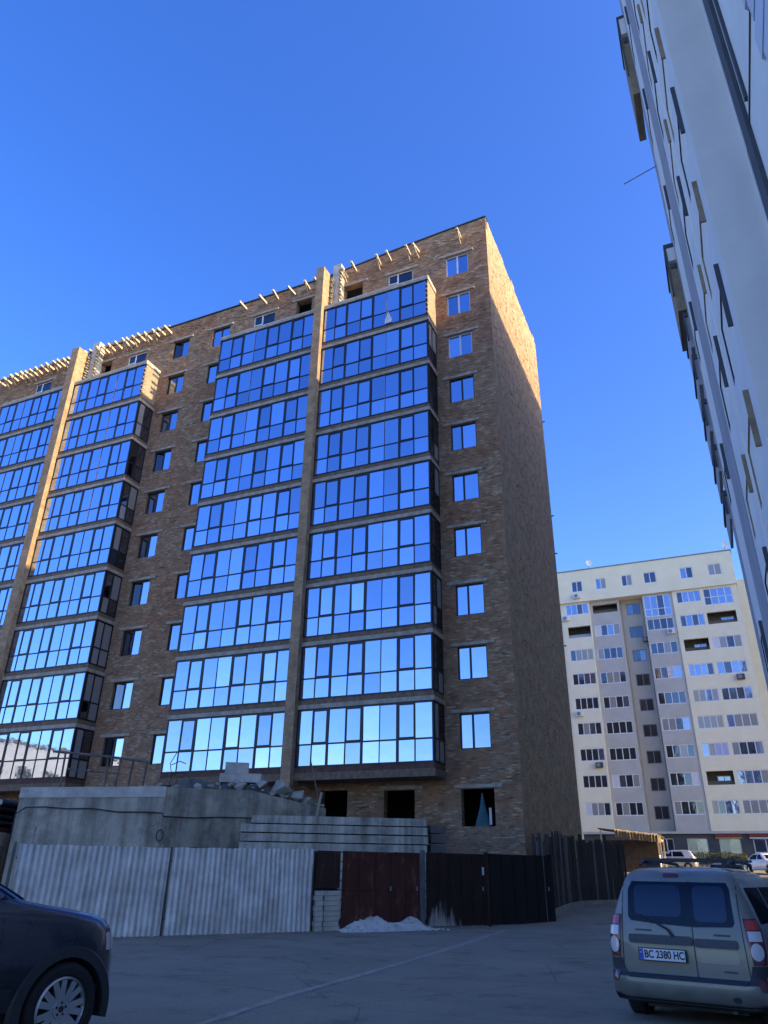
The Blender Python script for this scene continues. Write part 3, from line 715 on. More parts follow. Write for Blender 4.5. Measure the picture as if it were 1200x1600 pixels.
mb.box(12.75, 30, 2.2, 14, 2, 34.5); mb.build('inner_wall', 'far_cream', fb)
MB().box(-8.3, 12.65, -.02, 2, 5.7, 5.945).build('canopy', 'far_grey', fb)
SH = [(-1.3, .15), (-4.75, -2.68), (-8.0, -5.9), (-11.6, -9.2)]
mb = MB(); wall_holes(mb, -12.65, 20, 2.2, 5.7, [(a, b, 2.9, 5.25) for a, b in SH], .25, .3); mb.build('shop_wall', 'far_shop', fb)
for a, b in SH: far_window(a, b, 2.9, 5.25, .4, 2, 'dark').data.materials[0] = M['frame_white']
for a, b, lab in ((-8.2, -5.6, 'red shop sign with ochre strip above the third shop window'), (-13.5, -8.9, 'long bright red shop sign at the right end of the far shops')):
    s_ = thing('shop_sign', lab, 'sign', L((a+b)/2, VF+.1, 5.3), -PHI, 'signs over the far shops')
    MB().box(-(b-a)/2, (b-a)/2, -.06, .14, .02, .36).build('sign_board', 'sign_red', s_); MB().box(-(b-a)/2, (b-a)/2, -.08, .13, -.1, .015).build('sign_strip', 'ochre' if a > -8.5 else 'panel_white', s_)
# rain pipes and gas pipes down the recess
for u_ in (.98, -1.6): MB().tube([(-u_, 1.1, 5.95), (-u_, 1.1, 33)], .04, 6).build('rain_pipe', 'frame_grey', fb)

# air conditioners and aerials on the far block
ACS = [(6.1, 33.95, -.62, 'white air conditioner below the leftmost attic window of the far block'), (7.85, 31.2, -.32, 'white air conditioner at the left edge of the far block, under its top loggia'),
       (-4.55, 28.2, -.22, 'white air conditioner on the grey column under its second glazed loggia'), (-1.5, 27.7, .5, 'small dark air conditioner at the recess beside the narrow windows'),
       (-11.15, 22.1, -.32, 'dark air conditioner near the right end of the far block'), (7.3, 19.1, -.32, 'pale air conditioner midway down the left loggia column'), (5.65, 13.1, -.32, 'black air conditioner low on the left loggia column')]
def ac_unit(u_, z, v, lab, dark):
    a = thing('air_conditioner', lab, 'air conditioner', L(u_, VF+v, z-.3), -PHI, 'air conditioners on the far block')
    MB().box(-.42, .42, -.0, .3, 0, .6).build('casing', 'render_dark' if dark else 'frame_white', a)
    mb = MB()
    mb.tube([(-.1, -.03, .3), (-.1, -.002, .3)], .24, 14); mb.build('fan_grille', 'frame_grey', a)
    MB().box(-.4, -.36, -.02, .32, -.06, -.002).build('bracket', 'frame_grey', a)
for i, (u_, z, v, lab) in enumerate(ACS): ac_unit(u_, z, v, lab, i in (3, 4, 6))
def dish(u_, v, z, lab):
    a = thing('satellite_dish', lab, 'satellite dish', L(u_, VF+v, z), -PHI+.6, 'satellite dishes on the far roof')
    mb = MB(); n = 16; pr_ = None
    for j in range(5):
        r = .42*j/4; d_ = .12*(j/4)**2
        ring = [(r*math.cos(2*math.pi*k/n), -.1-d_, .9+r*math.sin(2*math.pi*k/n)) for k in range(n)]
        if pr_:
            for k in range(n): mb.quad(pr_[k], pr_[(k+1) % n], ring[(k+1) % n], ring[k])
        pr_ = ring
    mb.build('reflector', 'frame_white', a, smooth=60); MB().tube([(0, 0, 0), (0, 0, .9), (0, -.1, .9)], .03, 6).build('mast', 'frame_grey', a); MB().tube([(0, -.15, .55), (0, -.55, .85)], .015, 6).build('arm', 'frame_grey', a)
dish(4.3, .3, 37.6, 'white satellite dish above the left part of the far roof'); dish(-12.2, .4, 37.6, 'white satellite dish on the right end of the far roof')

# ------------------------------------------------------------------ site fence along the road
FA, FT = Vector((-6.83, 19.7, 0)), Vector((.8405, .5418, 0)); FANG = math.atan2(FT.y, FT.x)
FN = Vector((-FT.y, FT.x, 0))                              # away from the road
def fp(t, n=0, z=0): p = FA+FT*t+FN*n; return Vector((p.x, p.y, z))
def galv():
    m, nt, b = nodes('galvanised')
    tc = N(nt, 'ShaderNodeTexCoord')
    a = N(nt, 'ShaderNodeTexNoise'); a.inputs['Scale'].default_value = 1.6; a.inputs['Detail'].default_value = 7; a.inputs['Roughness'].default_value = .65
    mp = N(nt, 'ShaderNodeMapping'); mp.inputs['Scale'].default_value = (3, 3, .25)
    s = N(nt, 'ShaderNodeTexNoise'); s.inputs['Scale'].default_value = 3; s.inputs['Detail'].default_value = 5
    nt.links.new(tc.outputs['Object'], a.inputs['Vector']); nt.links.new(tc.outputs['Object'], mp.inputs[0]); nt.links.new(mp.outputs[0], s.inputs['Vector'])
    r = ramp(nt, [(.3, (.50,.485,.46)), (.7, (.92,.90,.86))]); nt.links.new(a.outputs[0], r.inputs[0])
    r2 = ramp(nt, [(.3, (.75,.74,.72)), (.7, (1.1,1.1,1.1))]); nt.links.new(s.outputs[0], r2.inputs[0])
    mu = N(nt, 'ShaderNodeMixRGB', blend_type='MULTIPLY'); mu.inputs[0].default_value = 1
    nt.links.new(r.outputs[0], mu.inputs[1]); nt.links.new(r2.outputs[0], mu.inputs[2])
    rn = N(nt, 'ShaderNodeTexNoise'); rn.inputs['Scale'].default_value = 1.1; rn.inputs['Detail'].default_value = 9; rn.inputs['Roughness'].default_value = .75
    nt.links.new(mp.outputs[0], rn.inputs['Vector']); rs = ramp(nt, [(.56, (0, 0, 0)), (.72, (.55, .55, .55))]); nt.links.new(rn.outputs[0], rs.inputs[0])
    rm = N(nt, 'ShaderNodeMixRGB'); nt.links.new(rs.outputs[0], rm.inputs[0]); nt.links.new(mu.outputs[0], rm.inputs[1]); rm.inputs[2].default_value = (.30, .22, .15, 1)
    nt.links.new(rm.outputs[0], b.inputs['Base Color'])
    b.inputs['Metallic'].default_value = .12
    rr = ramp(nt, [(.3, (.3,)*3), (.7, (.55,)*3)]); nt.links.new(a.outputs[0], rr.inputs[0]); nt.links.new(rr.outputs[0], b.inputs['Roughness'])
    bp = N(nt, 'ShaderNodeBump'); bp.inputs['Strength'].default_value = .25; bp.inputs['Distance'].default_value = .03
    nt.links.new(a.outputs[0], bp.inputs['Height']); nt.links.new(bp.outputs[0], b.inputs['Normal'])
galv()
def rusty(name, paint, rust, amt, rough=.7):
    m, nt, b = nodes(name)
    tc = N(nt, 'ShaderNodeTexCoord'); mp = N(nt, 'ShaderNodeMapping'); mp.inputs['Scale'].default_value = (1.5, 1.5, .6)
    nt.links.new(tc.outputs['Object'], mp.inputs[0])
    a = N(nt, 'ShaderNodeTexNoise'); a.inputs['Scale'].default_value = 2.2; a.inputs['Detail'].default_value = 9; a.inputs['Roughness'].default_value = .7
    nt.links.new(mp.outputs[0], a.inputs['Vector'])
    r = ramp(nt, [(.3, tuple(c*.6 for c in paint)), (amt, paint), (amt+.06, rust), (.85, tuple(c*1.3 for c in rust))]); nt.links.new(a.outputs[0], r.inputs[0])
    nt.links.new(r.outputs[0], b.inputs['Base Color']); b.inputs['Roughness'].default_value = rough; b.inputs['Specular IOR Level'].default_value = .3
    bp = N(nt, 'ShaderNodeBump'); bp.inputs['Strength'].default_value = .4; bp.inputs['Distance'].default_value = .01
    nt.links.new(a.outputs[0], bp.inputs['Height']); nt.links.new(bp.outputs[0], b.inputs['Normal'])
rusty('gate_red', (.10,.03,.022), (.17,.075,.045), .56); rusty('gate_brown', (.05,.024,.018), (.10,.05,.03), .57); rusty('gate_black', (.016,.013,.012), (.03,.018,.013), .62)
def splashed():
    rusty('gate_splashed', (.035,.018,.014), (.075,.035,.022), .6)
    m = M['gate_splashed']; nt = m.node_tree; b = [n for n in nt.nodes if n.type == 'BSDF_PRINCIPLED'][0]; src = b.inputs['Base Color'].links[0].from_socket
    tc = N(nt, 'ShaderNodeTexCoord'); sx = N(nt, 'ShaderNodeSeparateXYZ'); nt.links.new(tc.outputs['Object'], sx.inputs[0])
    mp = N(nt, 'ShaderNodeMapping'); mp.inputs['Scale'].default_value = (9, 1, 1.3); nt.links.new(tc.outputs['Object'], mp.inputs[0])
    nz = N(nt, 'ShaderNodeTexNoise'); nz.inputs['Scale'].default_value = 1; nz.inputs['Detail'].default_value = 6; nt.links.new(mp.outputs[0], nz.inputs['Vector'])
    def mth(op, a, c, d=None):
        n = N(nt, 'ShaderNodeMath', operation=op)
        for i, q in enumerate((a, c, d)):
            if q is None: continue
            if isinstance(q, (int, float)): n.inputs[i].default_value = q
            else: nt.links.new(q, n.inputs[i])
        return n.outputs[0]
    dx = mth('ABSOLUTE', mth('SUBTRACT', sx.outputs[0], .55), 0)
    v = mth('ADD', mth('MULTIPLY', nz.outputs[0], 1.3), mth('SUBTRACT', mth('MULTIPLY_ADD', sx.outputs[2], -.9, .55), mth('MULTIPLY', dx, .75)))
    r = ramp(nt, [(.55, (0, 0, 0)), (.95, (.75, .75, .75))]); nt.links.new(v, r.inputs[0])
    mx = N(nt, 'ShaderNodeMixRGB'); nt.links.new(r.outputs[0], mx.inputs[0]); nt.links.new(src, mx.inputs[1]); mx.inputs[2].default_value = (.5, .48, .43, 1); nt.links.new(mx.outputs[0], b.inputs['Base Color'])
splashed()
rusty('post_grey', (.16,.155,.15), (.12,.07,.045), .6)
cf = thing('corrugated_fence', 'galvanised corrugated sheet fence in two panels along the road', 'fence', FA, FANG)
def corr(t0, t1, h0, h1, seed, lean=0):
    r_ = random.Random(seed); mb = MB(); nx = int((t1-t0)/.0121); nz_ = 30
    ph = r_.random()*6
    for j in range(nz_+1):
        for i in range(nx+1):
            x = t0+(t1-t0)*i/nx; top = h0+(h1-h0)*i/nx + .008*math.sin(x*7+ph)
            z = .015+(top-.015)*j/nz_
            c = math.sin(x/.145*2*math.pi); prof = max(-1, min(1, 1.7*c))*.017
            y = prof+.02*math.sin(x*1.3+ph)*math.sin(z*1.6+.5)+.012*math.sin(x*3.1+z*2.3+ph)+lean*z
            for (dx, dz_, rr, dp) in dents: 
                q = ((x-dx)/rr)**2+((z-dz_)/rr)**2
                if q < 4: y += dp*math.exp(-q)
            mb.v.append((x, y, z))
    for j in range(nz_):
        for i in range(nx):
            a = j*(nx+1)+i; mb.f.append((a, a+1, a+nx+2, a+nx+1))
    return mb.build('fence_panel', 'galvanised', cf, smooth=60)
dents = [(.6, 1.85, .22, .02), (1.5, 1.7, .26, -.022), (2.4, 1.75, .2, .02), (4.9, 1.75, .3, .03), (5.85, 1.8, .2, -.025), (2.3, .12, .25, .025), (-1.5, 1.85, .25, .02), (3.4, 1.9, .2, -.02)]
corr(-1.78, 1.8, 1.96, 1.97, 1); corr(1.9, 5.95, 1.98, 2.05, 2, .01)
for t in (-1.86, 1.85, 5.99): MB().box(t-.035, t+.035, .10, .17, 0, 2.0).build('post', 'post_grey', cf)
for z in (.35, 1.65):
    MB().box(-1.8, 5.95, .085, .099, z, z+.04).build('rail', 'post_grey', cf)
# pier of loose blocks with a dark red sheet above, between fence and gates
bp_ = thing('block_pier', 'stacked pale block pier under a dark red sheet between fence and gate', 'pier', fp(6.48, .05), FANG)
MB().box(-.38, .38, .0, .05, 1.06, 2.02).build('cover_sheet', 'gate_brown', bp_)
blkm = MB().box(-.24, .24, -.1, .1, -.058, .058).mesh('block', 'concrete_pale'); blk2 = MB().box(-.1, .1, -.1, .1, -.058, .058).mesh('block', 'concrete_pale')
r_ = random.Random(5)
for j in range(8):
    link('block', blkm, bp_, (.1 if j % 2 else .12, .02+r_.uniform(-.02, .02), .065+j*.125), (0, 0, r_.uniform(-.06, .06)))
    link('block', blk2, bp_, (-.27+r_.uniform(-.02, .02), .03, .065+j*.125), (0, 0, r_.uniform(-.1, .1)))
MB().box(-.4, .4, .16, .22, 0, 2.0).build('back_board', 'timber_dark', bp_)
def gate(name, lab, leaves, posts):
    t0 = leaves[0][0]
    g_ = thing(name, lab, 'gate', fp(t0), FANG)
    for a, b, h, mat, dy in leaves:
        mb = MB(); mb.box(a-t0, b-t0, dy, dy+.015, .05, h)
        n_ = max(1, int((b-a)/.45))
        for i in range(n_+1):
            x = a-t0+.03+(b-a-.06)*i/n_; mb.box(x-.025, x+.025, dy-.03, dy-.001, .05, h)
        mb.box(a-t0+.056, b-t0-.056, dy-.025, dy-.002, h-.06, h-.002); mb.box(a-t0+.056, b-t0-.056, dy-.025, dy-.002, .06, .12); mb.box(a-t0+.056, b-t0-.056, dy-.02, dy-.002, h*.5, h*.5+.05)
        lf = mb.build('leaf', mat, g_)
        MB().box(b-t0-.14, b-t0-.1, dy-.06, dy-.031, 1.0, 1.12).build('handle', 'frame_grey', lf)
    for t, m_ in posts: MB().box(t-t0-.055, t-t0+.055, -.02, .09, 0, 2.12).build('post', m_, g_)
    return g_
gate('metal_gate', 'rust red sheet metal gate with two leaves beside the block pier', [(6.92, 8.68, 2.03, 'gate_red', .02), (8.71, 9.66, 2.04, 'gate_red', .05)], [(9.77, 'post_grey')])
g2 = gate('metal_gate', 'blackened sheet metal gate nearest the brick corner, splashed with cement', [(9.9, 12.22, 2.06, 'gate_splashed', .02), (12.42, 15.1, 2.08, 'gate_black', .02)], [(12.32, 'gate_brown'), (15.16, 'gate_black')])
pm('cement', (.72,.68,.6), (.55,.52,.46), rough=1, scale=4, bump=.4)
MB().box(2.2, 2.27, -.02, .0, 1.45, 1.68).build('notice', 'panel_white', g2)
# heap of cement and sand at the gate foot
mb = MB(); nx, ny = 60, 14; r_ = random.Random(4)
for j in range(ny+1):
    for i in range(nx+1):
        t = 6.7+3.9*i/nx; n_ = -.75+.75*j/ny
        h = .30*math.exp(-((t-7.75)/.75)**2)*math.exp(-((n_+.12)/.33)**2)+.26*math.exp(-((t-9.25)/.45)**2)*math.exp(-((n_+.05)/.3)**2)+.1*math.exp(-((t-8.6)/1.4)**2)*math.exp(-((n_+.25)/.3)**2)
        h *= 1+.25*math.sin(t*9+n_*7)*.4+.1*r_.uniform(-1, 1)
        p = fp(t, n_, max(-.02, h-.03)); mb.v.append(tuple(p))
for j in range(ny):
    for i in range(nx): a = j*(nx+1)+i; mb.f.append((a, a+1, a+nx+2, a+nx+1))
for _ in range(130):
    t = r_.uniform(6.8, 10.2); n_ = r_.uniform(-.85, -.1); q = r_.choice((.015, .02, .03, .045)); p = fp(t, n_)
    h = .30*math.exp(-((t-7.75)/.75)**2)*math.exp(-((n_+.12)/.33)**2)+.26*math.exp(-((t-9.25)/.45)**2)*math.exp(-((n_+.05)/.3)**2)+.1*math.exp(-((t-8.6)/1.4)**2)*math.exp(-((n_+.25)/.3)**2)
    mb.ico((p.x, p.y, max(.004, h-.03)+q*.3), q, r_)
tag(mb.build('sand_heap', 'cement', None, smooth=80), 'pale heap of cement and sand spilled at the foot of the gates', 'heap')

# grit and scraps gathered along the foot of the fence
mb = MB(); r_ = random.Random(17)
for _ in range(520):
    t = r_.uniform(-1.9, 15.2); n_ = -abs(r_.gauss(0, .16))-.03
    if t > 6.8 and r_.random() < .3: continue
    p = fp(t, n_); q = r_.choice((.012, .012, .018, .025, .04)); mb.ico((p.x, p.y, q*.4), q, r_)
tag(mb.build('grit', 'concrete', None), 'loose grit and scraps along the foot of the road fence', 'grit', kind='stuff')
# plank fence that runs on past the corner
pf_pts = [(-1.50, -3.75), (-1.02, -2.6), (-.85, .3), (-.95, 2.6), (-1.45, 4.2), (-2.4, 5.0), (-3.1, 5.7)]
pl = thing('plank_fence', 'dark weathered plank fence running past the brick corner towards the street', 'fence', L(-1.5, -3.75, .09), 0)
o0 = L(-1.5, -3.75, .09); r_ = random.Random(9)
bm_ = [MB().box(-wd/2, wd/2, -.012, .012, 0, 1).mesh('board', m_) for wd in (.12, .16, .22) for m_ in ('timber_dark', 'timber_grey', 'timber_dark')]
for (a, b) in zip(pf_pts, pf_pts[1:]):
    P, Q = L(*a, gz(a[1])), L(*b, gz(b[1])); ln = (Q-P).length; t = 0; ang = math.atan2((Q-P).y, (Q-P).x)
    po = link('post', MB().box(-.05, .05, .03, .13, -.1, 2.7).mesh('post', 'timber_dark'), pl, P-o0, (0, 0, ang))
    for z in (.5, 1.7): MB().tube([P-o0+Vector((-math.sin(ang)*.05, math.cos(ang)*.05, z)), Q-o0+Vector((-math.sin(ang)*.05, math.cos(ang)*.05, z))], .035, 5).build('rail', 'timber_dark', pl)
    while t < ln-.1:
        me = r_.choice(bm_); p = P.lerp(Q, t/ln)-o0
        h = 2.55+.15*math.sin(a[1]+t*.7)+r_.uniform(-.14, .14)
        ob = link('board', me, pl, p, (r_.uniform(-.02, .02), r_.uniform(-.02, .02), ang+r_.uniform(-.08, .08))); ob.scale = (1, 1, h)
        t += r_.uniform(.10, .17)
# kerb stones sweeping round the corner
kp = [(-1.08, -3.5), (-1.08, -3.2), (-1.04, -.7), (-1.02, 2.0), (-1.25, 3.7), (-1.9, 4.55), (-3.0, 5.2)]
kb = thing('kerb', 'grey concrete kerb curving round the foot of the plank fence', 'kerb', L(-.7, -4.7, 0), 0)
k0 = L(-.7, -4.7, 0)
km = MB().box(-.44, .44, -.07, .07, -.15, .14).mesh('kerb_stone', 'concrete')
acc = []
for a, b in zip(kp, kp[1:]):
    P, Q = L(a[0]-.12, a[1], gz(a[1])), L(b[0]-.12, b[1], gz(b[1])); nn = max(1, round((Q-P).length/.9))
    for i in range(nn): acc.append((P.lerp(Q, (i+.5)/nn), math.atan2((Q-P).y, (Q-P).x), math.atan2((Q-P).z, (Q-P).xy.length), (Q-P).length/nn/.9))
for p, an, sl, s_ in acc:
    o = link('kerb_stone', km, kb, p-k0, (0, -sl, an)); o.scale = (s_, 1, 1)

# ------------------------------------------------------------------ concrete retaining block, rubble and stacked slabs behind the fence
cw = thing('concrete_wall', 'massive grey concrete retaining block with rubble on top behind the fence', 'wall', (-7.1, 26, 0))
poly = [(-4.95, .35), (0, 0), (2.6, 1.5), (5.15, 2.95), (4.2, 5.4), (-5.3, 5.2)]
mb = MB().prism(poly, -.1, [3.86, 3.93, 4.0, 3.55, 3.5, 3.7]); mb.build('wall_body', 'concrete_wall', cw)
# formwork lip and day joints
mb = MB(); a, b = Vector((-4.97, .33, 0)), Vector((.012, -.022, 0)); 
mb.quad(a+Vector((0, 0, 3.55)), b+Vector((0, 0, 3.62)), b+Vector((0, 0, 3.95)), a+Vector((0, 0, 3.88))); mb.build('top_band', 'concrete_pale', cw)
for x in (-4.2, -2.95, -1.6): MB().tube([(x, .31, 2.0), (x+.02, .29, 2.7)], .012, 4).build('joint', 'concrete_dark', cw)
cbl = [(-4.93, .25, 2.2), (-4.93, .25, 2.7), (-4.9, .2, 3.05), (-4.6, .2, 3.25), (-4.0, .18, 3.27), (-3.2, .15, 3.22), (-2.4, .1, 3.24), (-1.5, .05, 3.14), (-.6, -.02, 3.15), (.0, -.08, 3.12), (.05, -.08, 3.02), (.9, .45, 3.02), (1.7, .9, 3.08), (2.6, 1.38, 3.1), (3.2, 1.75, 2.95), (4.2, 2.3, 2.85)]
cb = thing('cable', 'black cable strung along the concrete retaining block with a coil at its corner', 'cable', (-7.1, 26, 0))
MB().tube(cbl, .022, 6).build('line', 'frame_dark', cb, smooth=50)
MB().tube([(.02+.11*math.cos(t*.5), -.09-.005*(t % 3), 2.45+.17*math.sin(t*.5)) for t in range(40)], .02, 5).build('coil', 'frame_dark', cb, smooth=50)
r_ = random.Random(12)
def top_z(x, y):
    return 3.86+.02*x if x < 3 else 3.95-.16*(x-3)
mb = MB()
for _ in range(620):
    x = r_.uniform(-4.8, 5.0); y = r_.uniform(.12, 4.5)
    yl = .33-.066*(x+4.95) if x < 0 else .577*x
    if y < yl+.1 or y > yl+2.4: continue
    hp = .45*math.exp(-((x-2.0)/1.3)**2)*math.exp(-((y-yl-.8)/.8)**2)+.2*math.exp(-((x+.4)/.6)**2)
    s_ = r_.choice((.05, .08, .08, .12, .16))
    mb.ico((-7.1+x, 26+y, top_z(x, y)+hp*r_.random()+s_*.1), s_, r_)
tag(mb.build('rubble', 'concrete', None), 'loose broken rubble lying along the top of the concrete block', 'rubble', kind='stuff')
def edge_heap(s0, s1, n0, n1, h, seed, name, mat):
    """heap on top of the right-hand part of the block: s runs along its face, n inwards"""
    rr = random.Random(seed); mb = MB(); ni, nj = 60, 18; d_ = Vector((5.15, 2.95)).normalized()
    for j in range(nj+1):
        for i in range(ni+1):
            a = s0+(s1-s0)*i/ni; b = n0+(n1-n0)*j/nj
            e1 = min(1, (a-s0)/.7, (s1-a)/1.2); e2 = min(1, (b-n0)/.45, (n1-b)/.4)
            x = -7.1+d_.x*a-d_.y*b; y = 26+d_.y*a+d_.x*b
            base = 3.9 if a < 2.9 else 3.97-.13*(a-2.9)
            z = base-.04+max(0, e1)**.7*max(0, e2)**.7*h*(.75+.35*math.sin(a*2.1+seed)*math.cos(b*2.3)+.2*math.sin(a*7+b*5))+rr.uniform(-.03, .03)
            mb.v.append((x, y, z))
    for j in range(nj):
        for i in range(ni): q = j*(ni+1)+i; mb.f.append((q, q+1, q+ni+2, q+ni+1))
    return mb.build(name, mat)
tag(edge_heap(.2, 5.6, .04, 2.2, .42, 2, 'soil_heap', 'soil'), 'low dark heap of earth along the right-hand top of the concrete block', 'heap')
CH = [(-5.0, 27.6, 4.1, .24), (-3.6, 28.3, 4.15, .3), (-2.6, 28.75, 3.8, .22), (-6.2, 26.75, 4.0, .16), (-9.5, 26.6, 3.85, .15), (-4.2, 27.9, 4.25, .2), (-3.0, 28.5, 3.95, .25)]
LB = ['angular broken concrete lump left of the block stack on the heap', 'large grey concrete lump on the right shoulder of the heap', 'small concrete lump near the sloping end of the retaining block', 'small lump above the corner of the retaining block', 'pale lump on the left part of the retaining block top', 'concrete lump just under the stacked blocks', 'flat concrete lump at the foot of the heap, right side']
for (x, y, z, s_), lb in zip(CH, LB):
    tag(MB().ico((0, 0, 0), s_*1.4, r_, (1.2, .9, .7)).build('concrete_lump', 'concrete', None, loc=(x, y, z)), lb, 'rubble', 'broken concrete lumps on the retaining block')
tag(MB().box(-.75, .75, -.3, .3, 0, .3).build('concrete_block', 'concrete_pale', None, loc=(-5.05, 28.4, 4.33)), 'long pale concrete block lying on the heap under the square one', 'block', 'concrete blocks on the heap')
bb = tag(MB().box(-.42, .42, -.28, .28, 0, .38).build('concrete_block', 'concrete_pale', None, loc=(-5.25, 28.4, 4.635)), 'square pale concrete block on top of the long block', 'block', 'concrete blocks on the heap'); bb.rotation_euler = (0, 0, .15)
# bent rods added to imitate a dark reflection in the window behind
rb = thing('reflection_rods', 'bent dark rods above the concrete block corner, imitating a window reflection', 'reflection_rods', (-7.3, 27.0, 3.9))
for pts_ in ([(0, 0, -.1), (.05, 0, .5), (-.05, 0, .9), (.15, 0, 1.3)], [(.1, .1, -.1), (.25, .1, .45), (.6, .1, .55), (.75, .1, .3)], [(0, 0, .5), (.3, 0, .62), (.55, 0, .58)], [(.0, 0, .85), (.28, 0, .98), (.5, 0, .9)]):
    MB().tube(pts_, .016, 5).build('bar', 'frame_dark', rb, smooth=60)
# loose guard rail on the block
gr_ = thing('guard_rail', 'makeshift timber guard rail standing on the left end of the concrete block', 'railing', (-11.5, 27.2, 3.85))
MB().tube([(-.1, 0, 1.32), (1.6, 0, 1.2), (3.3, 0, 1.02)], .045, 6).build('rail', 'timber_grey', gr_); MB().tube([(.5, .05, .75), (2.4, .05, .6)], .03, 6).build('rail', 'timber_grey', gr_)
for x, h in ((.35, 1.25), (1.9, 1.15), (2.25, 1.12), (2.7, 1.08), (3.2, 1.05)): MB().tube([(x, .05, -.15), (x-.03+.1*(x > 2), .05, h)], .035, 6).build('post', 'timber_grey', gr_)
tag(MB().tube([(-2.25, 28.6, 3.2), (-2.1, 28.4, 4.05)], .05, 6).build('timber_post', 'timber_pale', None), 'short pale timber stub at the sloping end of the concrete block', 'post')
tag(MB().tube([(-2.15, 28.75, 3.6), (-2.35, 28.8, 4.3), (-2.6, 28.9, 5.2)], .022, 5).build('steel_rod', 'timber_grey', None), 'thin pale rod leaning up from the block end towards the balcony', 'rod')
# stacked hollow-core slabs
stained('slab_stack', (.66,.61,.50), (.42,.39,.32), streak=.42, blotch=.6)
ang = math.atan2(.75, 6.7)
order = ['topmost', 'second from the top', 'third from the top', 'fourth from the top', 'fifth from the top', 'sixth from the top', 'seventh from the top', 'eighth from the top', 'ninth from the top', 'tenth from the top', 'lowest']
r_ = random.Random(21)
for k in range(11):
    z = 3.12-.235-k*.272
    s_ = thing('concrete_slab', 'grey concrete floor slab, %s of the stack behind the fence' % order[k], 'concrete slab', (-4.5, 26.0, z), ang, 'concrete slabs stacked behind the fence')
    x0, x1 = (.32 if k == 0 else r_.uniform(-.05, .03)), 6.15+r_.uniform(-.03, .05)
    dy = r_.uniform(-.04, .04)
    mb = MB().box(x0, x1, dy, 1.2+dy, 0, .235); mb.build('slab_body', 'slab_stack', s_)
    m3 = MB()
    for j in range(5): m3.tube([(x1-.02, .15+dy+j*.22, .118), (x1+.004, .15+dy+j*.22, .118)], .075, 10)
    m3.build('core_hole', 'room_dark', s_)
    m4 = MB()
    for x in (x0+.5, x1-.5): m4.box(x-.04, x+.04, dy+.04, 1.1+dy, -.0365, -.0005)
    m4.build('spacer', 'timber_dark', s_)
pal = thing('concrete_slab', 'short dark slab pile end standing just right of the slab stack', 'concrete slab', (1.75, 26.9, 0), ang+.25)
for k in range(10): MB().box(0, .55+.06*(k % 3), 0, 1.0, k*.3, k*.3+.24).build('slab_body', 'concrete_dark', pal)
tag(MB().box(-.05, .05, -2.2, 2.2, 0, .8).build('concrete_beam', 'concrete_dark', None, loc=(-5.3, 24.9, 1.25)), 'dark beam lying behind the fence left of the slab stack', 'beam')
# what stands at the far left behind the fence
PX = [(-13.2, 2.75), (-12.95, 2.75), (-12.7, 2.75), (-13.05, 2.98), (-12.8, 2.98), (-13.25, 3.2), (-12.95, 3.2), (-12.7, 3.22), (-13.1, 3.42), (-12.85, 3.43), (-12.6, 3.4)]
pn = ['at the lower left', 'at the lower middle', 'at the lower right', 'left in the second layer', 'right in the second layer', 'at the left of the third layer', 'in the middle of the third layer', 'at the right of the third layer', 'at the top left', 'at the top middle', 'at the top right']
for i, ((x, z), nn) in enumerate(zip(PX, pn)):
    o = thing('pipe', 'dark pipe %s of the pile by the concrete block' % nn, 'pipe', (x, 26.2, z), 0, 'pipes piled left of the concrete block')
    MB().tube([(0, 0, 0), (0, 3, 0)], .115, 12).build('tube', 'frame_dark' if i % 3 else 'timber_grey', o, smooth=60)
    if i % 2 == 0: MB().tube([(0, -.012, 0), (0, -.002, 0)], .085, 12).build('end_cap', 'concrete_pale', o)
tag(MB().box(-.9, .55, 0, 3.2, 0, .12).build('pallet_load', 'gate_red', None, loc=(-12.9, 26.0, 2.5)), 'rusty sheet stack under the pile of pipes', 'sheet stack')
MBx = MB().box(-.9, .55, 0, 3.2, 0, 2.48).build('plywood_box', 'timber_pale', None, loc=(-12.9, 26.05, 0)); tag(MBx, 'tan plywood crate carrying the rusty sheets at the far left', 'crate')
tag(MB().tube([(-8.62, 18.62, 0), (-8.72, 18.66, 1.9)], .07, 8).build('timber_post', 'timber_dark', None), 'dark round post at the left end of the corrugated fence', 'post')
# things seen in the ground floor openings
p0 = L(1.75, .1, 3.23)
tb_ = MB()
for k in range(10):
    a0, a1 = k/10*6.283, (k+1)/10*6.283
    for (r0, z0_, r1, z1_) in ((.34, 0, .26, .3), (.26, .3, .12, .75), (.12, .75, .03, 1.3)):
        tb_.quad((r0*math.cos(a0), .45*r0*math.sin(a0), z0_), (r0*math.cos(a1), .45*r0*math.sin(a1), z0_), (r1*math.cos(a1), .45*r1*math.sin(a1), z1_), (r1*math.cos(a0), .45*r1*math.sin(a0), z1_))
pm('tarp', (.05,.16,.18), (.035,.11,.13), rough=.7, bump=.2)
tag(tb_.build('tarpaulin', 'tarp', None, smooth=40, loc=p0+EV*.12), 'teal tarpaulin bundle hanging in the bare ground floor opening', 'tarpaulin')
o = tag(MB().box(-.05, .05, -.02, .02, 0, .65).build('plank', 'panel_white', None, loc=L(1.42, .2, 3.3)), 'short white plank standing beside the teal tarpaulin', 'plank'); o.rotation_euler = (0, 0, -PHI)

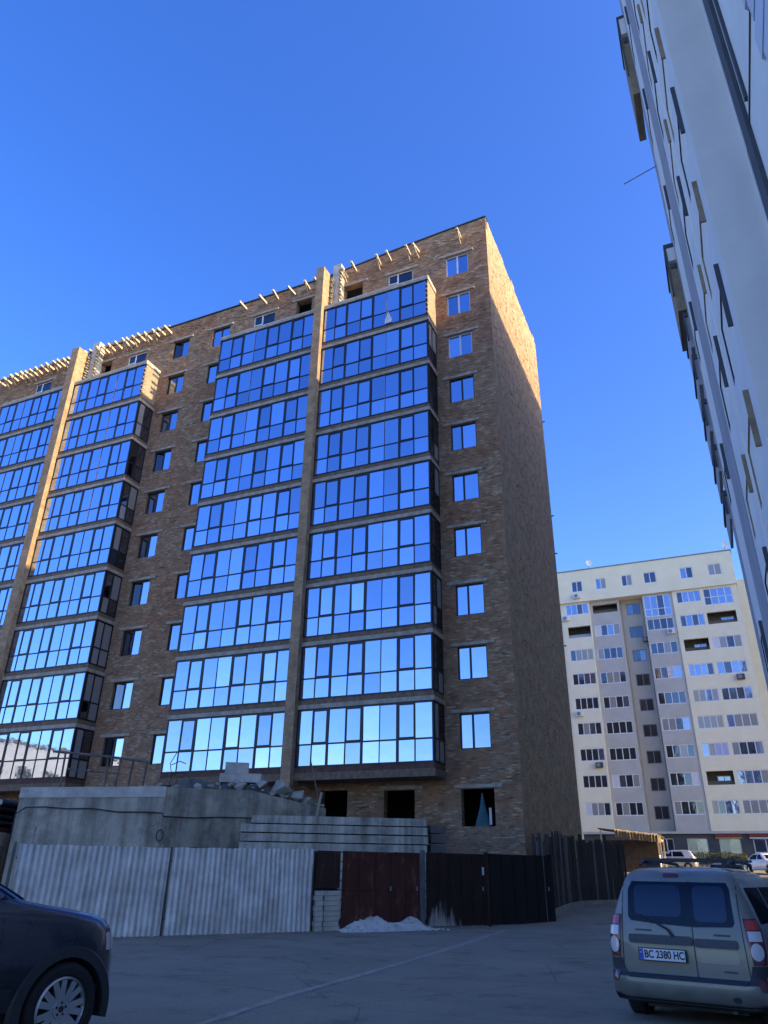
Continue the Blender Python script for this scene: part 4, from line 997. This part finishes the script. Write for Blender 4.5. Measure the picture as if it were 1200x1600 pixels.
# ------------------------------------------------------------------ cars
def car_paint(name, col, rough=.28, metal=.3):
    m, nt, b = nodes(name)
    b.inputs['Base Color'].default_value = (*col, 1); b.inputs['Metallic'].default_value = metal; b.inputs['Roughness'].default_value = rough
    b.inputs['Coat Weight'].default_value = .6; b.inputs['Coat Roughness'].default_value = .06
    tc = N(nt, 'ShaderNodeTexCoord'); nz = N(nt, 'ShaderNodeTexNoise'); nz.inputs['Scale'].default_value = 4; nz.inputs['Detail'].default_value = 6
    nt.links.new(tc.outputs['Object'], nz.inputs['Vector'])
    r = ramp(nt, [(.35, tuple(c*.86 for c in col)), (.7, tuple(min(1, c*1.08+.008) for c in col))]); nt.links.new(nz.outputs[0], r.inputs[0]); nt.links.new(r.outputs[0], b.inputs['Base Color'])
    rr = ramp(nt, [(.3, (rough,)*3), (.75, (rough+.25,)*3)]); nt.links.new(nz.outputs[0], rr.inputs[0]); nt.links.new(rr.outputs[0], b.inputs['Roughness'])
car_paint('paint_sage', (.205,.20,.165), .34, .35); car_paint('paint_sage_pale', (.30,.285,.225), .4, .3); car_paint('paint_navy', (.006,.008,.017), .2, .1); car_paint('paint_white', (.75,.75,.75), .3, 0); car_paint('paint_black', (.012,.012,.014), .25, .2); car_paint('paint_silver', (.45,.46,.47), .3, .6)
pm('rubber', (.018,.018,.02), (.012,.012,.013), rough=.85, bump=.1, scale=20)
pm('plastic_dark', (.025,.027,.032), (.018,.02,.024), rough=.55, bump=.05, scale=30)
pm('plastic_grey', (.06,.065,.075), (.045,.05,.06), rough=.5, bump=.05, scale=30)
pm('alloy', (.55,.57,.58), (.45,.47,.48), rough=.32, metal=.85, bump=0)
pm('lamp_red', (.55,.02,.025), (.45,.016,.02), rough=.12, bump=0, coat=.8)
pm('lamp_clear', (.62,.6,.6), (.5,.48,.49), rough=.12, bump=0, coat=.8)
pm('lamp_smoke', (.2,.21,.22), (.15,.155,.16), rough=.12, bump=0, coat=.8); pm('lamp_dark_red', (.12,.012,.018), (.09,.01,.015), rough=.2, bump=0, coat=.6)
pm('plate_white', (.78,.79,.8), (.72,.73,.74), rough=.4, bump=0); pm('plate_blue', (.02,.09,.5), (.02,.08,.45), rough=.4, bump=0); pm('plate_black', (.01,.01,.012), None, rough=.5, bump=0); pm('plate_yellow', (.8,.62,.05), None, rough=.4, bump=0)
glass_mat('car_glass', (.5,.56,.66), refl=.045, dark=(.003,.004,.006), rough=.01); glass_mat('car_glass_clear', (.5,.58,.72), refl=.095, dark=(.006,.009,.015), rough=.01)
pm('interior_cloth', (.2,.19,.17), (.14,.13,.12), rough=.9, bump=0)

def slice_ring(yr, yf, hw, rr, rf, n=5):
    pts = []
    for cx, cy, r, a0 in ((-hw+rr, yr+rr, rr, math.pi), (hw-rr, yr+rr, rr, 1.5*math.pi), (hw-rf, yf-rf, rf, 0), (-hw+rf, yf-rf, rf, .5*math.pi)):
        for k in range(n+1):
            a = a0+k/n*math.pi/2; pts.append((cx+r*math.cos(a), cy+r*math.sin(a)))
    return pts
def body_mesh(slices, arches, crown=0):
    """car body lofted through horizontal outlines, wheel arches cut out; y forward, x to the right"""
    bm = bmesh.new(); rings = []
    for z, yr, yf, hw, rr, rf in slices:
        rings.append([bm.verts.new((x, y, z+crown*0)) for x, y in slice_ring(yr, yf, hw, rr, rf)])
    n = len(rings[0])
    for a, b in zip(rings, rings[1:]):
        for k in range(n): bm.faces.new((a[k], a[(k+1) % n], b[(k+1) % n], b[k]))
    bm.faces.new(list(reversed(rings[0]))); bm.faces.new(rings[-1])
    me = bpy.data.meshes.new('body'); bm.to_mesh(me); bm.free()
    if arches:
        o = bpy.data.objects.new('tmp', me); COL.objects.link(o)
        cutters = []
        for (y, z, r, hw) in arches:
            for s in (-1, 1):
                c = MB().tube([(s*(hw-.26), y, z), (s*(hw+.2), y, z)], r, 28); cm = c.mesh('cut', 'rubber'); co = bpy.data.objects.new('cut', cm); COL.objects.link(co); cutters.append(co)
                md = o.modifiers.new('b', 'BOOLEAN'); md.object = co; md.operation = 'DIFFERENCE'; md.solver = 'EXACT'
        dg = bpy.context.evaluated_depsgraph_get(); me2 = bpy.data.meshes.new_from_object(o.evaluated_get(dg))
        for co in cutters: bpy.data.objects.remove(co)
        bpy.data.objects.remove(o); me = me2
    return me
class Car:
    def __init__(s, root, slices, arches, paint, arch_fine=True):
        s.root = root; me = body_mesh(slices, arches); bm = bmesh.new(); bm.from_mesh(body_mesh(slices, None)); s.bvh = BVHTree.FromBMesh(bm); bm.free()
        s.body = link('body', finish(me, paint), root)
    def patch(s, name, poly, axis, off, mat, parent=None, step=.06, thick=.02, sgn=1):
        """a panel laid on the body: poly in (x,z) seen from the rear/front (axis 'y') or in (y,z) seen from a side (axis 'x')"""
        bm = bmesh.new()
        vs = [bm.verts.new((a, b, 0)) for a, b in poly]; bm.faces.new(vs)
        for ax in (0, 1):
            lo, hi = min(p[ax] for p in poly), max(p[ax] for p in poly); k = int((hi-lo)/step)
            for i in range(1, k+1):
                co = [0, 0, 0]; co[ax] = lo+(hi-lo)*i/(k+1); no = [0, 0, 0]; no[ax] = 1
                bmesh.ops.bisect_plane(bm, geom=bm.verts[:]+bm.edges[:]+bm.faces[:], plane_co=co, plane_no=no)
        for v in bm.verts:
            a, b = v.co.x, v.co.y
            if axis == 'y': org, dr = Vector((a, -5*sgn+ (2 if sgn > 0 else 2), b)), Vector((0, sgn, 0))
            else: org, dr = Vector((5*sgn, a, b)), Vector((-sgn, 0, 0))
            h = s.bvh.ray_cast(org, dr)
            v.co = (h[0]+h[1]*off) if h[0] is not None else Vector((a, .1, b)) if axis == 'y' else Vector((sgn*.7, a, b))
        bmesh.ops.recalc_face_normals(bm, faces=bm.faces)
        cen = sum((f.normal for f in bm.faces), Vector())
        want = Vector((0, -sgn, 0)) if axis == 'y' else Vector((sgn, 0, 0))
        if cen.dot(want) < 0: bmesh.ops.reverse_faces(bm, faces=bm.faces)
        r = bmesh.ops.extrude_face_region(bm, geom=bm.faces[:]); nv = [g for g in r['geom'] if isinstance(g, bmesh.types.BMVert)]
        for v in nv: v.co -= want*-0 if False else Vector((0, 0, 0))
        for f in bm.faces: pass
        base = [v for v in bm.verts if v not in set(nv)]
        for v in base: v.co -= want*thick
        bmesh.ops.recalc_face_normals(bm, faces=bm.faces)
        me = bpy.data.meshes.new(name); bm.to_mesh(me); bm.free(); finish(me, mat, 40)
        return link(name, me, parent or s.root)
    def wheel(s, x, y, r, w_, rim, side, spokes=7, detail=True):
        o = link('wheel', None, s.root, (x, y, r)); o.empty_display_size = .1
        o.rotation_euler = (0, 0, 0 if side > 0 else math.pi)
        prof = [(rim*.92, -w_/2), (r*.93, -w_/2), (r*.99, -w_*.36), (r, -w_*.2), (r, w_*.2), (r*.99, w_*.36), (r*.93, w_/2), (r*.86, w_/2+.006), (rim+.012, w_/2-.005), (rim, w_/2-.03)]
        mb = MB(); n = 40
        for q, xx in prof:
            for k in range(n): a = 2*math.pi*k/n; mb.v.append((xx, q*math.cos(a), q*math.sin(a)))
        for j in range(len(prof)-1):
            for k in range(n): mb.f.append((j*n+k, j*n+(k+1) % n, (j+1)*n+(k+1) % n, (j+1)*n+k))
        mb.build('tyre', 'rubber', o, smooth=50)
        mb = MB(); xo = w_/2-.02
        for (q0, x0, q1, x1) in ((rim, xo, rim*.93, xo+.012), (rim*.93, xo+.012, rim*.87, xo-.02)):
            for k in range(n):
                a0, a1 = 2*math.pi*k/n, 2*math.pi*(k+1)/n
                mb.quad((x0, q0*math.cos(a0), q0*math.sin(a0)), (x0, q0*math.cos(a1), q0*math.sin(a1)), (x1, q1*math.cos(a1), q1*math.sin(a1)), (x1, q1*math.cos(a0), q1*math.sin(a0)))
        for k in range(spokes):                                   # paired spokes of a wheel trim
            for dd in (-.2, .2):
                a = 2*math.pi*k/spokes; b = a+dd
                def pt(q, an, off, xx): return (xx, q*math.cos(an)-off*math.sin(an), q*math.sin(an)+off*math.cos(an))
                q0, q1 = rim*.2, rim*.9; w0, w1 = rim*.11, rim*.105
                A = [pt(q0, a+dd*.6, -w0, xo-.005), pt(q0, a+dd*.6, w0, xo-.005), pt(q1, b*1.0, w1, xo+.004), pt(q1, b, -w1, xo+.004)]
                B = [(p[0]-.03, p[1], p[2]) for p in A]
                mb.quad(*A); mb.quad(A[1], B[1], B[2], A[2]); mb.quad(A[0], A[3], B[3], B[0])
        mb.tube([(xo-.03, 0, 0), (xo+.006, 0, 0)], rim*.3, 20)
        for k in range(5):
            a = 2*math.pi*k/5+.3
        mb.build('rim', 'alloy', o, smooth=40)
        m5 = MB()
        for k in range(5):
            a = 2*math.pi*k/5+.3; m5.tube([(xo, rim*.19*math.cos(a), rim*.19*math.sin(a)), (xo+.009, rim*.19*math.cos(a), rim*.19*math.sin(a))], rim*.045, 8)
        m5.tube([(xo, 0, 0), (xo+.012, 0, 0)], rim*.1, 14); m5.build('hub_bolt', 'plastic_dark', o)
        MB().tube([(-w_/2+.02, 0, 0), (xo-.06, 0, 0)], rim*.9, 24).build('brake_drum', 'plastic_dark', o)
        return o
def rrect(x0, x1, z0, z1, r, n=4):
    p = []
    for cx, cz, a0 in ((x1-r, z1-r, 0), (x0+r, z1-r, 90), (x0+r, z0+r, 180), (x1-r, z0+r, 270)):
        for k in range(n+1): a = R(a0+90*k/n); p.append((cx+r*math.cos(a), cz+r*math.sin(a)))
    return p

# --- sage estate car, rear towards the camera
PSI = .60
ec = thing('parked_car', 'sage grey estate car with split rear doors and roof rack parked at the right', 'car', (3.5, 9.75, -.03), -PSI)
ES = [(.20, .30, 4.2, .70, .2, .3), (.24, .08, 4.36, .80, .22, .35), (.30, .02, 4.42, .84, .2, .4), (.42, .0, 4.44, .865, .17, .42), (.47, .012, 4.44, .868, .16, .42), (.52, .05, 4.43, .87, .15, .42), (.7, .055, 4.40, .872, .15, .45), (.86, .065, 4.3, .868, .15, .45), (.97, .08, 4.0, .858, .15, .5), (1.0, .085, 3.5, .85, .15, .5),
      (1.03, .09, 3.3, .84, .15, .4), (1.2, .125, 3.02, .785, .15, .35), (1.38, .17, 2.72, .715, .15, .35), (1.5, .22, 2.5, .665, .15, .32), (1.56, .265, 2.36, .63, .15, .3), (1.6, .34, 2.22, .575, .16, .28), (1.625, .47, 2.05, .49, .18, .26), (1.64, .75, 1.8, .33, .16, .2)]
E1 = Car(ec, ES, [(.72, .30, .36, .87), (3.55, .30, .36, .87)], 'paint_sage')
E1.patch('rear_window', [(-.545,1.47),(.555,1.47),(.585,1.40),(.60,1.06),(.57,1.02),(.16,1.005),(-.30,1.025),(-.575,1.05),(-.605,1.09),(-.59,1.38)], 'y', .006, 'car_glass', step=.07)
E1.patch('glass_tint', rrect(-.52, .03, 1.10, 1.435, .07), 'y', .010, 'car_glass_clear', step=.07, thick=.006)
E1.patch('glass_tint', rrect(.17, .53, 1.06, 1.43, .06), 'y', .010, 'car_glass_clear', step=.07, thick=.006)
E1.patch('door_seam', [(.125,1.57),(.137,1.57),(.137,.46),(.125,.46)], 'y', .0025, 'plastic_dark', step=.1, thick=.01)
for pl_ in ([(-.665,1.44),(-.655,1.44),(-.70,.52),(-.71,.52)], [(.645,1.44),(.655,1.44),(.69,.52),(.68,.52)], [(-.70,.50),(.68,.50),(.68,.512),(-.70,.512)]):
    E1.patch('door_seam', pl_, 'y', .003, 'plastic_dark', step=.1, thick=.01)
E1.patch('brake_light', rrect(-.165, .02, 1.52, 1.558, .018), 'y', .012, 'lamp_dark_red', step=.05)
E1.patch('trim_strip', rrect(-.61, .12, .815, .905, .03), 'y', .03, 'plastic_grey', step=.08); E1.patch('trim_strip', rrect(.142, .61, .805, .89, .03), 'y', .03, 'plastic_grey', step=.08)
E1.patch('plate_recess', rrect(.15, .60, .655, .79, .04), 'y', .004, 'paint_sage_pale', step=.08)
for s, xs in (('l', -1), ('r', 1)):
    def q(a, b): return [(xs*x, z) for x, z in ((a, b) if False else ())]
    lamp = E1.patch('tail_light', [(xs*x, z) for x, z in ((.69,1.11),(.80,1.11),(.845,1.0),(.862,.80),(.85,.67),(.735,.66),(.715,.85))], 'y', .014, 'lamp_dark_red', step=.05)
    E1.patch('lens', [(xs*x, z) for x, z in ((.705,1.09),(.795,1.09),(.828,1.0),(.715,1.0))], 'y', .022, 'lamp_red', lamp, step=.05)
    E1.patch('lens', [(xs*x, z) for x, z in ((.72,.985),(.83,.985),(.838,.89),(.73,.89))], 'y', .022, 'lamp_clear', lamp, step=.05)
    E1.patch('lens', [(xs*(.785+.055*math.cos(t/14*6.283)), .79+.085*math.sin(t/14*6.283)) for t in range(14)], 'y', .024, 'lamp_clear', lamp, step=.05)
    E1.patch('bumper_corner', [(xs*x, z) for x, z in ((.72,.655),(.862,.655),(.864,.52),(.866,.475),(.64,.475),(.69,.55))], 'y', .008, 'plastic_dark', step=.06)
    E1.patch('reflector', [(xs*x, z) for x, z in ((.74,.515),(.855,.515),(.85,.42),(.78,.42))], 'y', .016, 'lamp_dark_red', step=.05)
    E1.patch('side_window', [(.42,1.42),(1.28,1.42),(1.28,1.05),(.36,1.05)], 'x', .005, 'car_glass', step=.12, sgn=xs); E1.patch('side_window', [(1.36,1.42),(2.08,1.42),(2.08,1.05),(1.36,1.05)], 'x', .005, 'car_glass', step=.12, sgn=xs); E1.patch('side_window', [(2.16,1.42),(2.62,1.42),(3.02,1.05),(2.16,1.05)], 'x', .005, 'car_glass', step=.12, sgn=xs)
    E1.patch('rub_strip', [(1.15,.62),(3.1,.62),(3.1,.54),(1.15,.54)], 'x', .012, 'plastic_dark', step=.2, sgn=xs)
    for y_ in (1.32, 2.12): E1.patch('door_handle', rrect(y_+.12, y_+.32, .90, .935, .015), 'x', .02, 'plastic_dark', step=.1, sgn=xs)
    for y_ in (1.32, 2.12, 3.0): E1.patch('door_seam', [(y_,.98),(y_+.01,.98),(y_+.01,.40),(y_,.40)], 'x', .002, 'plastic_dark', step=.1, thick=.01, sgn=xs)
    m6 = MB().box(-.05, .05, 0, .14, 0, .12); m6.build('mirror', 'plastic_dark', ec, loc=(xs*.93, 2.95, 1.0))
    mb = MB().tube([(xs*.53, .62, 1.655), (xs*.535, .75, 1.70), (xs*.53, 1.5, 1.715), (xs*.5, 2.3, 1.69), (xs*.48, 2.4, 1.63)], .02, 8); mb.build('roof_rail', 'plastic_dark', ec, smooth=50)
for y_ in (.95, 2.0): MB().box(-.58, .58, y_-.03, y_+.03, 1.715, 1.745).build('roof_bar', 'plastic_dark', ec)
MB().box(-.56, -.4, .93, 1.0, 1.65, 1.72).build('bar_foot', 'plastic_dark', ec); MB().box(.4, .56, .93, 1.0, 1.65, 1.72).build('bar_foot', 'plastic_dark', ec)
E1.patch('bumper', [(-.862,.465),(.862,.465),(.855,.30),(.835,.25),(-.835,.25),(-.855,.30)], 'y', .012, 'paint_sage', step=.07)
E1.patch('bumper_lip', [(-.835,.285),(.835,.285),(.82,.235),(-.82,.235)], 'y', .02, 'plastic_dark', step=.1)
E1.patch('bumper_step', [(-.66,.492),(.66,.492),(.64,.468),(-.64,.468)], 'y', .02, 'plastic_dark', step=.1)
E1.patch('parking_sensor', [(.52+.045*math.cos(t/12*6.283), .33+.03*math.sin(t/12*6.283)) for t in range(12)], 'y', .016, 'plastic_dark', step=.1)
E1.patch('badge', rrect(-.53, -.34, .945, .962, .006), 'y', .006, 'plastic_grey', step=.1, thick=.008); E1.patch('badge', rrect(.36, .54, .925, .945, .006), 'y', .006, 'plastic_grey', step=.1, thick=.008); E1.patch('badge', rrect(.42, .56, .575, .592, .006), 'y', .006, 'plastic_grey', step=.1, thick=.008)
MB().tube([(-.09, .04, .90), (-.14, .045, .97), (-.34, .06, 1.07), (-.47, .085, 1.12)], [.018, .014, .01, .008], 6).build('wiper', 'plastic_dark', ec, smooth=40)
np_ = link('number_plate', None, ec, (-.23, -.005, .71)); np_.empty_display_size = .1
MB().box(-.26, .26, 0, .012, -.056, .056).build('plate', 'plate_white', np_); MB().box(-.258, -.212, -.003, -.0005, -.052, .052).build('country_band', 'plate_blue', np_)
MB().box(-.246, -.224, -.006, -.0035, .012, .026).build('flag', 'plate_yellow', np_)
mb = MB(); mb.box(-.27, .27, .002, .02, -.066, -.058); mb.box(-.27, .27, .002, .02, .058, .066); mb.box(-.27, -.262, .002, .02, -.058, .058); mb.box(.262, .27, .002, .02, -.058, .058); mb.build('plate_frame', 'plate_black', np_)
def text(s_, size, loc, mat, parent, wx=1.0):
    c = bpy.data.curves.new('lettering', 'FONT'); c.body = s_; c.size = size; c.extrude = .0008; c.align_x = 'CENTER'; c.align_y = 'CENTER'; c.offset = .0022
    tmp = bpy.data.objects.new('tmp', c); COL.objects.link(tmp)
    me = bpy.data.meshes.new_from_object(tmp.evaluated_get(bpy.context.evaluated_depsgraph_get())); bpy.data.objects.remove(tmp)
    me.materials.clear(); me.materials.append(M[mat])
    o = link('lettering', me, parent, loc, (math.pi/2, 0, 0)); o.scale = (wx, 1, 1); return o
text('BC 2380 HC', .108, (.026, -.0025, 0), 'plate_black', np_, .80)
for y_ in (.72, 3.55):
    for s in (-1, 1): E1.wheel(s*.745, y_, .305, .19, .2, s, 7)
MB().box(-.55, .55, .3, 4.1, .16, .3).build('underbody', 'plastic_dark', ec); MB().tube([(.45, .12, .21), (.45, .6, .21)], .03, 10).build('exhaust', 'plastic_grey', ec)
MB().box(-.45, .45, .7, .8, .95, 1.32).build('rear_seat', 'interior_cloth', ec)

# --- dark blue SUV at the left, nose into the picture
HA = R(55)                                                # heading from +x
hv = Vector((math.cos(HA), math.sin(HA), 0)); rv = Vector((math.sin(HA), -math.cos(HA), 0))
hub = Vector((-2.93, 8.02, 0)); FY = 3.50; HWD = .90
org = hub-hv*FY-rv*(HWD-.10)
sv = thing('parked_car', 'dark blue SUV with silver wheel trims cut off by the left edge', 'car', (org.x, org.y, -.03), HA-math.pi/2)
SS = [(.28, .35, 4.0, .74, .2, .45), (.34, .10, 4.18, .84, .25, .55), (.45, .04, 4.26, .88, .25, .6), (.6, .02, 4.28, .895, .22, .62), (.72, .03, 4.27, .90, .22, .62), (.85, .05, 4.25, .90, .22, .62), (.97, .07, 4.21, .895, .22, .6), (1.05, .09, 4.12, .888, .22, .58), (1.10, .10, 3.98, .875, .22, .55), (1.15, .11, 3.72, .855, .22, .5), (1.195, .12, 3.4, .835, .22, .4),
      (1.235, .14, 3.18, .815, .22, .4), (1.34, .2, 2.98, .765, .2, .36), (1.48, .28, 2.7, .70, .2, .34), (1.6, .38, 2.42, .635, .2, .3), (1.66, .5, 2.25, .56, .2, .28), (1.69, .75, 2.0, .42, .2, .24)]
S1 = Car(sv, SS, [(.82, .36, .42, .9), (FY, .36, .42, .9)], 'paint_navy')
for s in (-1, 1):
    for y_ in (.82, FY):
        S1.wheel(s*(HWD-.105), y_, .37, .22, .255, s, 7)
        mb = MB(); n = 24
        for (q0, x0, q1, x1) in ((.415, .915, .50, .905), (.50, .905, .525, .872), (.415, .915, .412, .80)):
            for k in range(n):
                a0, a1 = R(-12)+R(204)*k/n, R(-12)+R(204)*(k+1)/n
                pts_ = [(s*x0, y_+q0*math.cos(a0), .36+q0*math.sin(a0)), (s*x0, y_+q0*math.cos(a1), .36+q0*math.sin(a1)), (s*x1, y_+q1*math.cos(a1), .36+q1*math.sin(a1)), (s*x1, y_+q1*math.cos(a0), .36+q1*math.sin(a0))]
                mb.quad(*(pts_ if s < 0 else pts_[::-1]))
        mb.build('wheel_flare', 'plastic_dark', sv, smooth=45)
    S1.patch('side_window', [(.6,1.52),(1.45,1.54),(1.45,1.2),(.5,1.2)], 'x', .005, 'car_glass', step=.12, sgn=s); S1.patch('side_window', [(1.53,1.54),(2.45,1.52),(2.92,1.26),(1.53,1.2)], 'x', .005, 'car_glass', step=.12, sgn=s)
    S1.patch('door_seam', [(1.49,1.1),(1.5,1.1),(1.5,.45),(1.49,.45)], 'x', .002, 'plastic_dark', step=.1, thick=.01, sgn=s); S1.patch('door_seam', [(2.78,1.1),(2.79,1.1),(2.79,.45),(2.78,.45)], 'x', .002, 'plastic_dark', step=.1, thick=.01, sgn=s)
    S1.patch('side_strip', [(1.3,.58),(2.98,.58),(2.98,.40),(1.3,.40)], 'x', .012, 'plastic_dark', step=.2, sgn=s)
    S1.patch('headlight', [(s*x, z) for x, z in ((.52,.96),(.78,.95),(.80,.93),(.80,.80),(.60,.80))], 'y', .012, 'lamp_clear', step=.06, sgn=-1)
    S1.patch('headlight_side', [(4.02,.975),(4.13,.955),(4.15,.80),(4.09,.83)], 'x', .008, 'lamp_smoke', step=.06, sgn=s)
    MB().box(-.09, .09, 0, .12, 0, .16).build('mirror', 'plastic_dark', sv, loc=(s*.98, 2.15, 1.12))
S1.patch('hood_seam', [(-.7,1.0),(.7,1.0),(.7,.99),(-.7,.99)], 'y', .003, 'plastic_dark', step=.1, thick=.01, sgn=-1)
S1.patch('grille', rrect(-.48, .48, .70, .92, .06), 'y', .012, 'plastic_dark', step=.08, sgn=-1)
S1.patch('lower_bumper', rrect(-.86, .86, .34, .56, .05), 'y', .012, 'plastic_dark', step=.08, sgn=-1)
S1.patch('windscreen', [(-.7,1.25),(.7,1.25),(.58,1.58),(-.58,1.58)], 'y', .006, 'car_glass', step=.1, sgn=-1)
MB().box(-.6, .6, .4, 4.0, .2, .36).build('underbody', 'plastic_dark', sv)

# --- cars further up the street
SED = [(.22, .2, 4.1, .74, .2, .3), (.3, .05, 4.25, .82, .25, .4), (.5, .0, 4.3, .85, .22, .45), (.75, .03, 4.25, .855, .22, .5), (.88, .08, 4.1, .84, .25, .5), (.95, .5, 3.2, .80, .25, .4), (1.15, .75, 2.85, .73, .25, .35), (1.35, 1.05, 2.45, .62, .25, .3), (1.42, 1.3, 2.2, .5, .25, .25)]
HAT = [(.22, .2, 4.0, .74, .2, .3), (.32, .05, 4.15, .84, .25, .4), (.6, .0, 4.2, .87, .22, .45), (.9, .05, 4.1, .86, .22, .5), (1.0, .1, 3.3, .83, .22, .45), (1.3, .25, 2.75, .74, .22, .35), (1.55, .45, 2.3, .62, .2, .3), (1.62, .75, 2.0, .45, .2, .25)]
def far_car(u_, v_, rz, sl, paint, lab, glass_z):
    p = L(u_, v_, gz(v_)-.03)
    r = thing('parked_car', lab, 'car', p, rz, 'cars parked further up the street')
    c = Car(r, sl, [(.75, .3, .35, .86), (3.4, .3, .35, .86)], paint)
    z0, z1 = glass_z; ym = 2.0
    for s in (-1, 1):
        c.patch('side_window', [(1.15,z1),(1.9,z1),(1.9,z0),(.95,z0)], 'x', .006, 'car_glass', step=.2, sgn=s); c.patch('side_window', [(2.0,z1),(2.25,z1),(2.75,z0),(2.0,z0)], 'x', .006, 'car_glass', step=.2, sgn=s)
        c.patch('tail_light', rrect(*sorted((s*.55, s*.8)), .72, .86, .03), 'y', .01, 'lamp_red', step=.1); c.patch('headlight', rrect(*sorted((s*.5, s*.78)), .62, .76, .03), 'y', .01, 'lamp_clear', step=.1, sgn=-1)
        for y_ in (.75, 3.4): c.wheel(s*.74, y_, .30, .18, .19, s, 6)
    c.patch('rear_window', [(-.5,z1-.02),(.5,z1-.02),(.6,z0+.03),(-.6,z0+.03)], 'y', .006, 'car_glass', step=.2); c.patch('windscreen', [(-.5,z1-.02),(.5,z1-.02),(.62,z0+.03),(-.62,z0+.03)], 'y', .006, 'car_glass', step=.2, sgn=-1)
    return r
far_car(-7.1, 5.5, -PHI, HAT, 'paint_black', 'black hatchback parked ahead of the sage estate car', (1.08, 1.48))
far_car(-8.5, 40, -PHI-2.6, SED, 'paint_white', 'white saloon glinting in the sun near the tower foot', (.98, 1.32))
far_car(-.2, 42, -PHI+1.5, SED, 'paint_white', 'white saloon standing crosswise beyond the estate car roof, nearer the kiosk', (.98, 1.32))
far_car(1.0-5.2, 45, -PHI+1.5, HAT, 'paint_silver', 'silver hatchback standing crosswise in front of the far shops', (1.08, 1.48))

# ------------------------------------------------------------------ kiosk and hedge before the far block
ks = thing('market_kiosk', 'small timber kiosk with sloping roof catching the sun at the street end', 'kiosk', L(.2, 38.5, gz(38.5)), -PHI)
MB().box(-2.4, 1.8, 0, 2.6, 0, 2.4).build('wall', 'timber_dark', ks); MB().box(1.805, 1.84, .1, 2.5, .2, 1.3).build('side_board', 'panel_white', ks)
mb = MB(); mb.quad((-2.8, -.7, 3.35), (2.2, -.7, 2.75), (2.2, 2.8, 2.75), (-2.8, 2.8, 3.35)); mb.quad((-2.8, 2.8, 3.27), (2.2, 2.8, 2.67), (2.2, -.7, 2.67), (-2.8, -.7, 3.27)); mb.quad((-2.8, -.7, 3.27), (2.2, -.7, 2.67), (2.2, -.7, 2.75), (-2.8, -.7, 3.35)); mb.quad((2.2, -.7, 2.67), (2.2, 2.8, 2.67), (2.2, 2.8, 2.75), (2.2, -.7, 2.75)); mb.build('roof', 'timber_dark', ks)
for x, y in ((2.05, -.6), (2.05, 2.6), (-2.6, -.6)): MB().box(x-.06, x+.06, y-.06, y+.06, 0, 2.7 if x > 0 else 3.2).build('post', 'timber_pale', ks)
gbm = MB().box(-.16, .16, -.015, .015, 0, .62).mesh('sun_catch_board', 'timber_mid')  # slats added at an angle to catch the sun below the eaves
for k in range(15): link('sun_catch_board', gbm, ks, (-1.3+k*.24, -.72, 2.60-.029*k+.025*math.sin(k*2.1)), (0, .03*math.sin(k), R(40+6*math.sin(k*1.7))))
for k in range(6): MB().box(1.0+k*.2, 1.06+k*.2, -.65, 2.75, 2.5-.012*k*2, 2.62-.012*k*2).build('rafter', 'timber_pale', ks)
pm('leaf_olive', (.11,.12,.02), (.05,.06,.015), rough=.8, bump=0, scale=6)
hd = thing('hedge', 'low olive green hedge strip in front of the far shops', 'hedge', L(-6, 52, gz(52)), -PHI)
mb = MB(); r_ = random.Random(31)
for _ in range(2600):
    x = r_.uniform(-2.3, 2.3); y = r_.uniform(-.5, .5); z = .15+1.15*r_.random()**.6+.08*math.sin(x*3); a = r_.uniform(0, 6.28); s_ = r_.uniform(.05, .1); t = r_.uniform(-.9, .9)
    d1 = Vector((math.cos(a), math.sin(a), t))*s_; d2 = Vector((-math.sin(a), math.cos(a), r_.uniform(-.5, .5)))*s_*.6; c = Vector((x, y, z))
    mb.quad(c-d1, c+d2, c+d1, c-d2)
tag(mb.build('foliage', 'leaf_olive', hd), kind='stuff')
st_ = MB()
for k in range(12): st_.tube([(-2.2+k*.4, 0, -.02), (-2.2+k*.4+.05, .05, .9)], .02, 5)
st_.build('stem', 'timber_dark', hd)
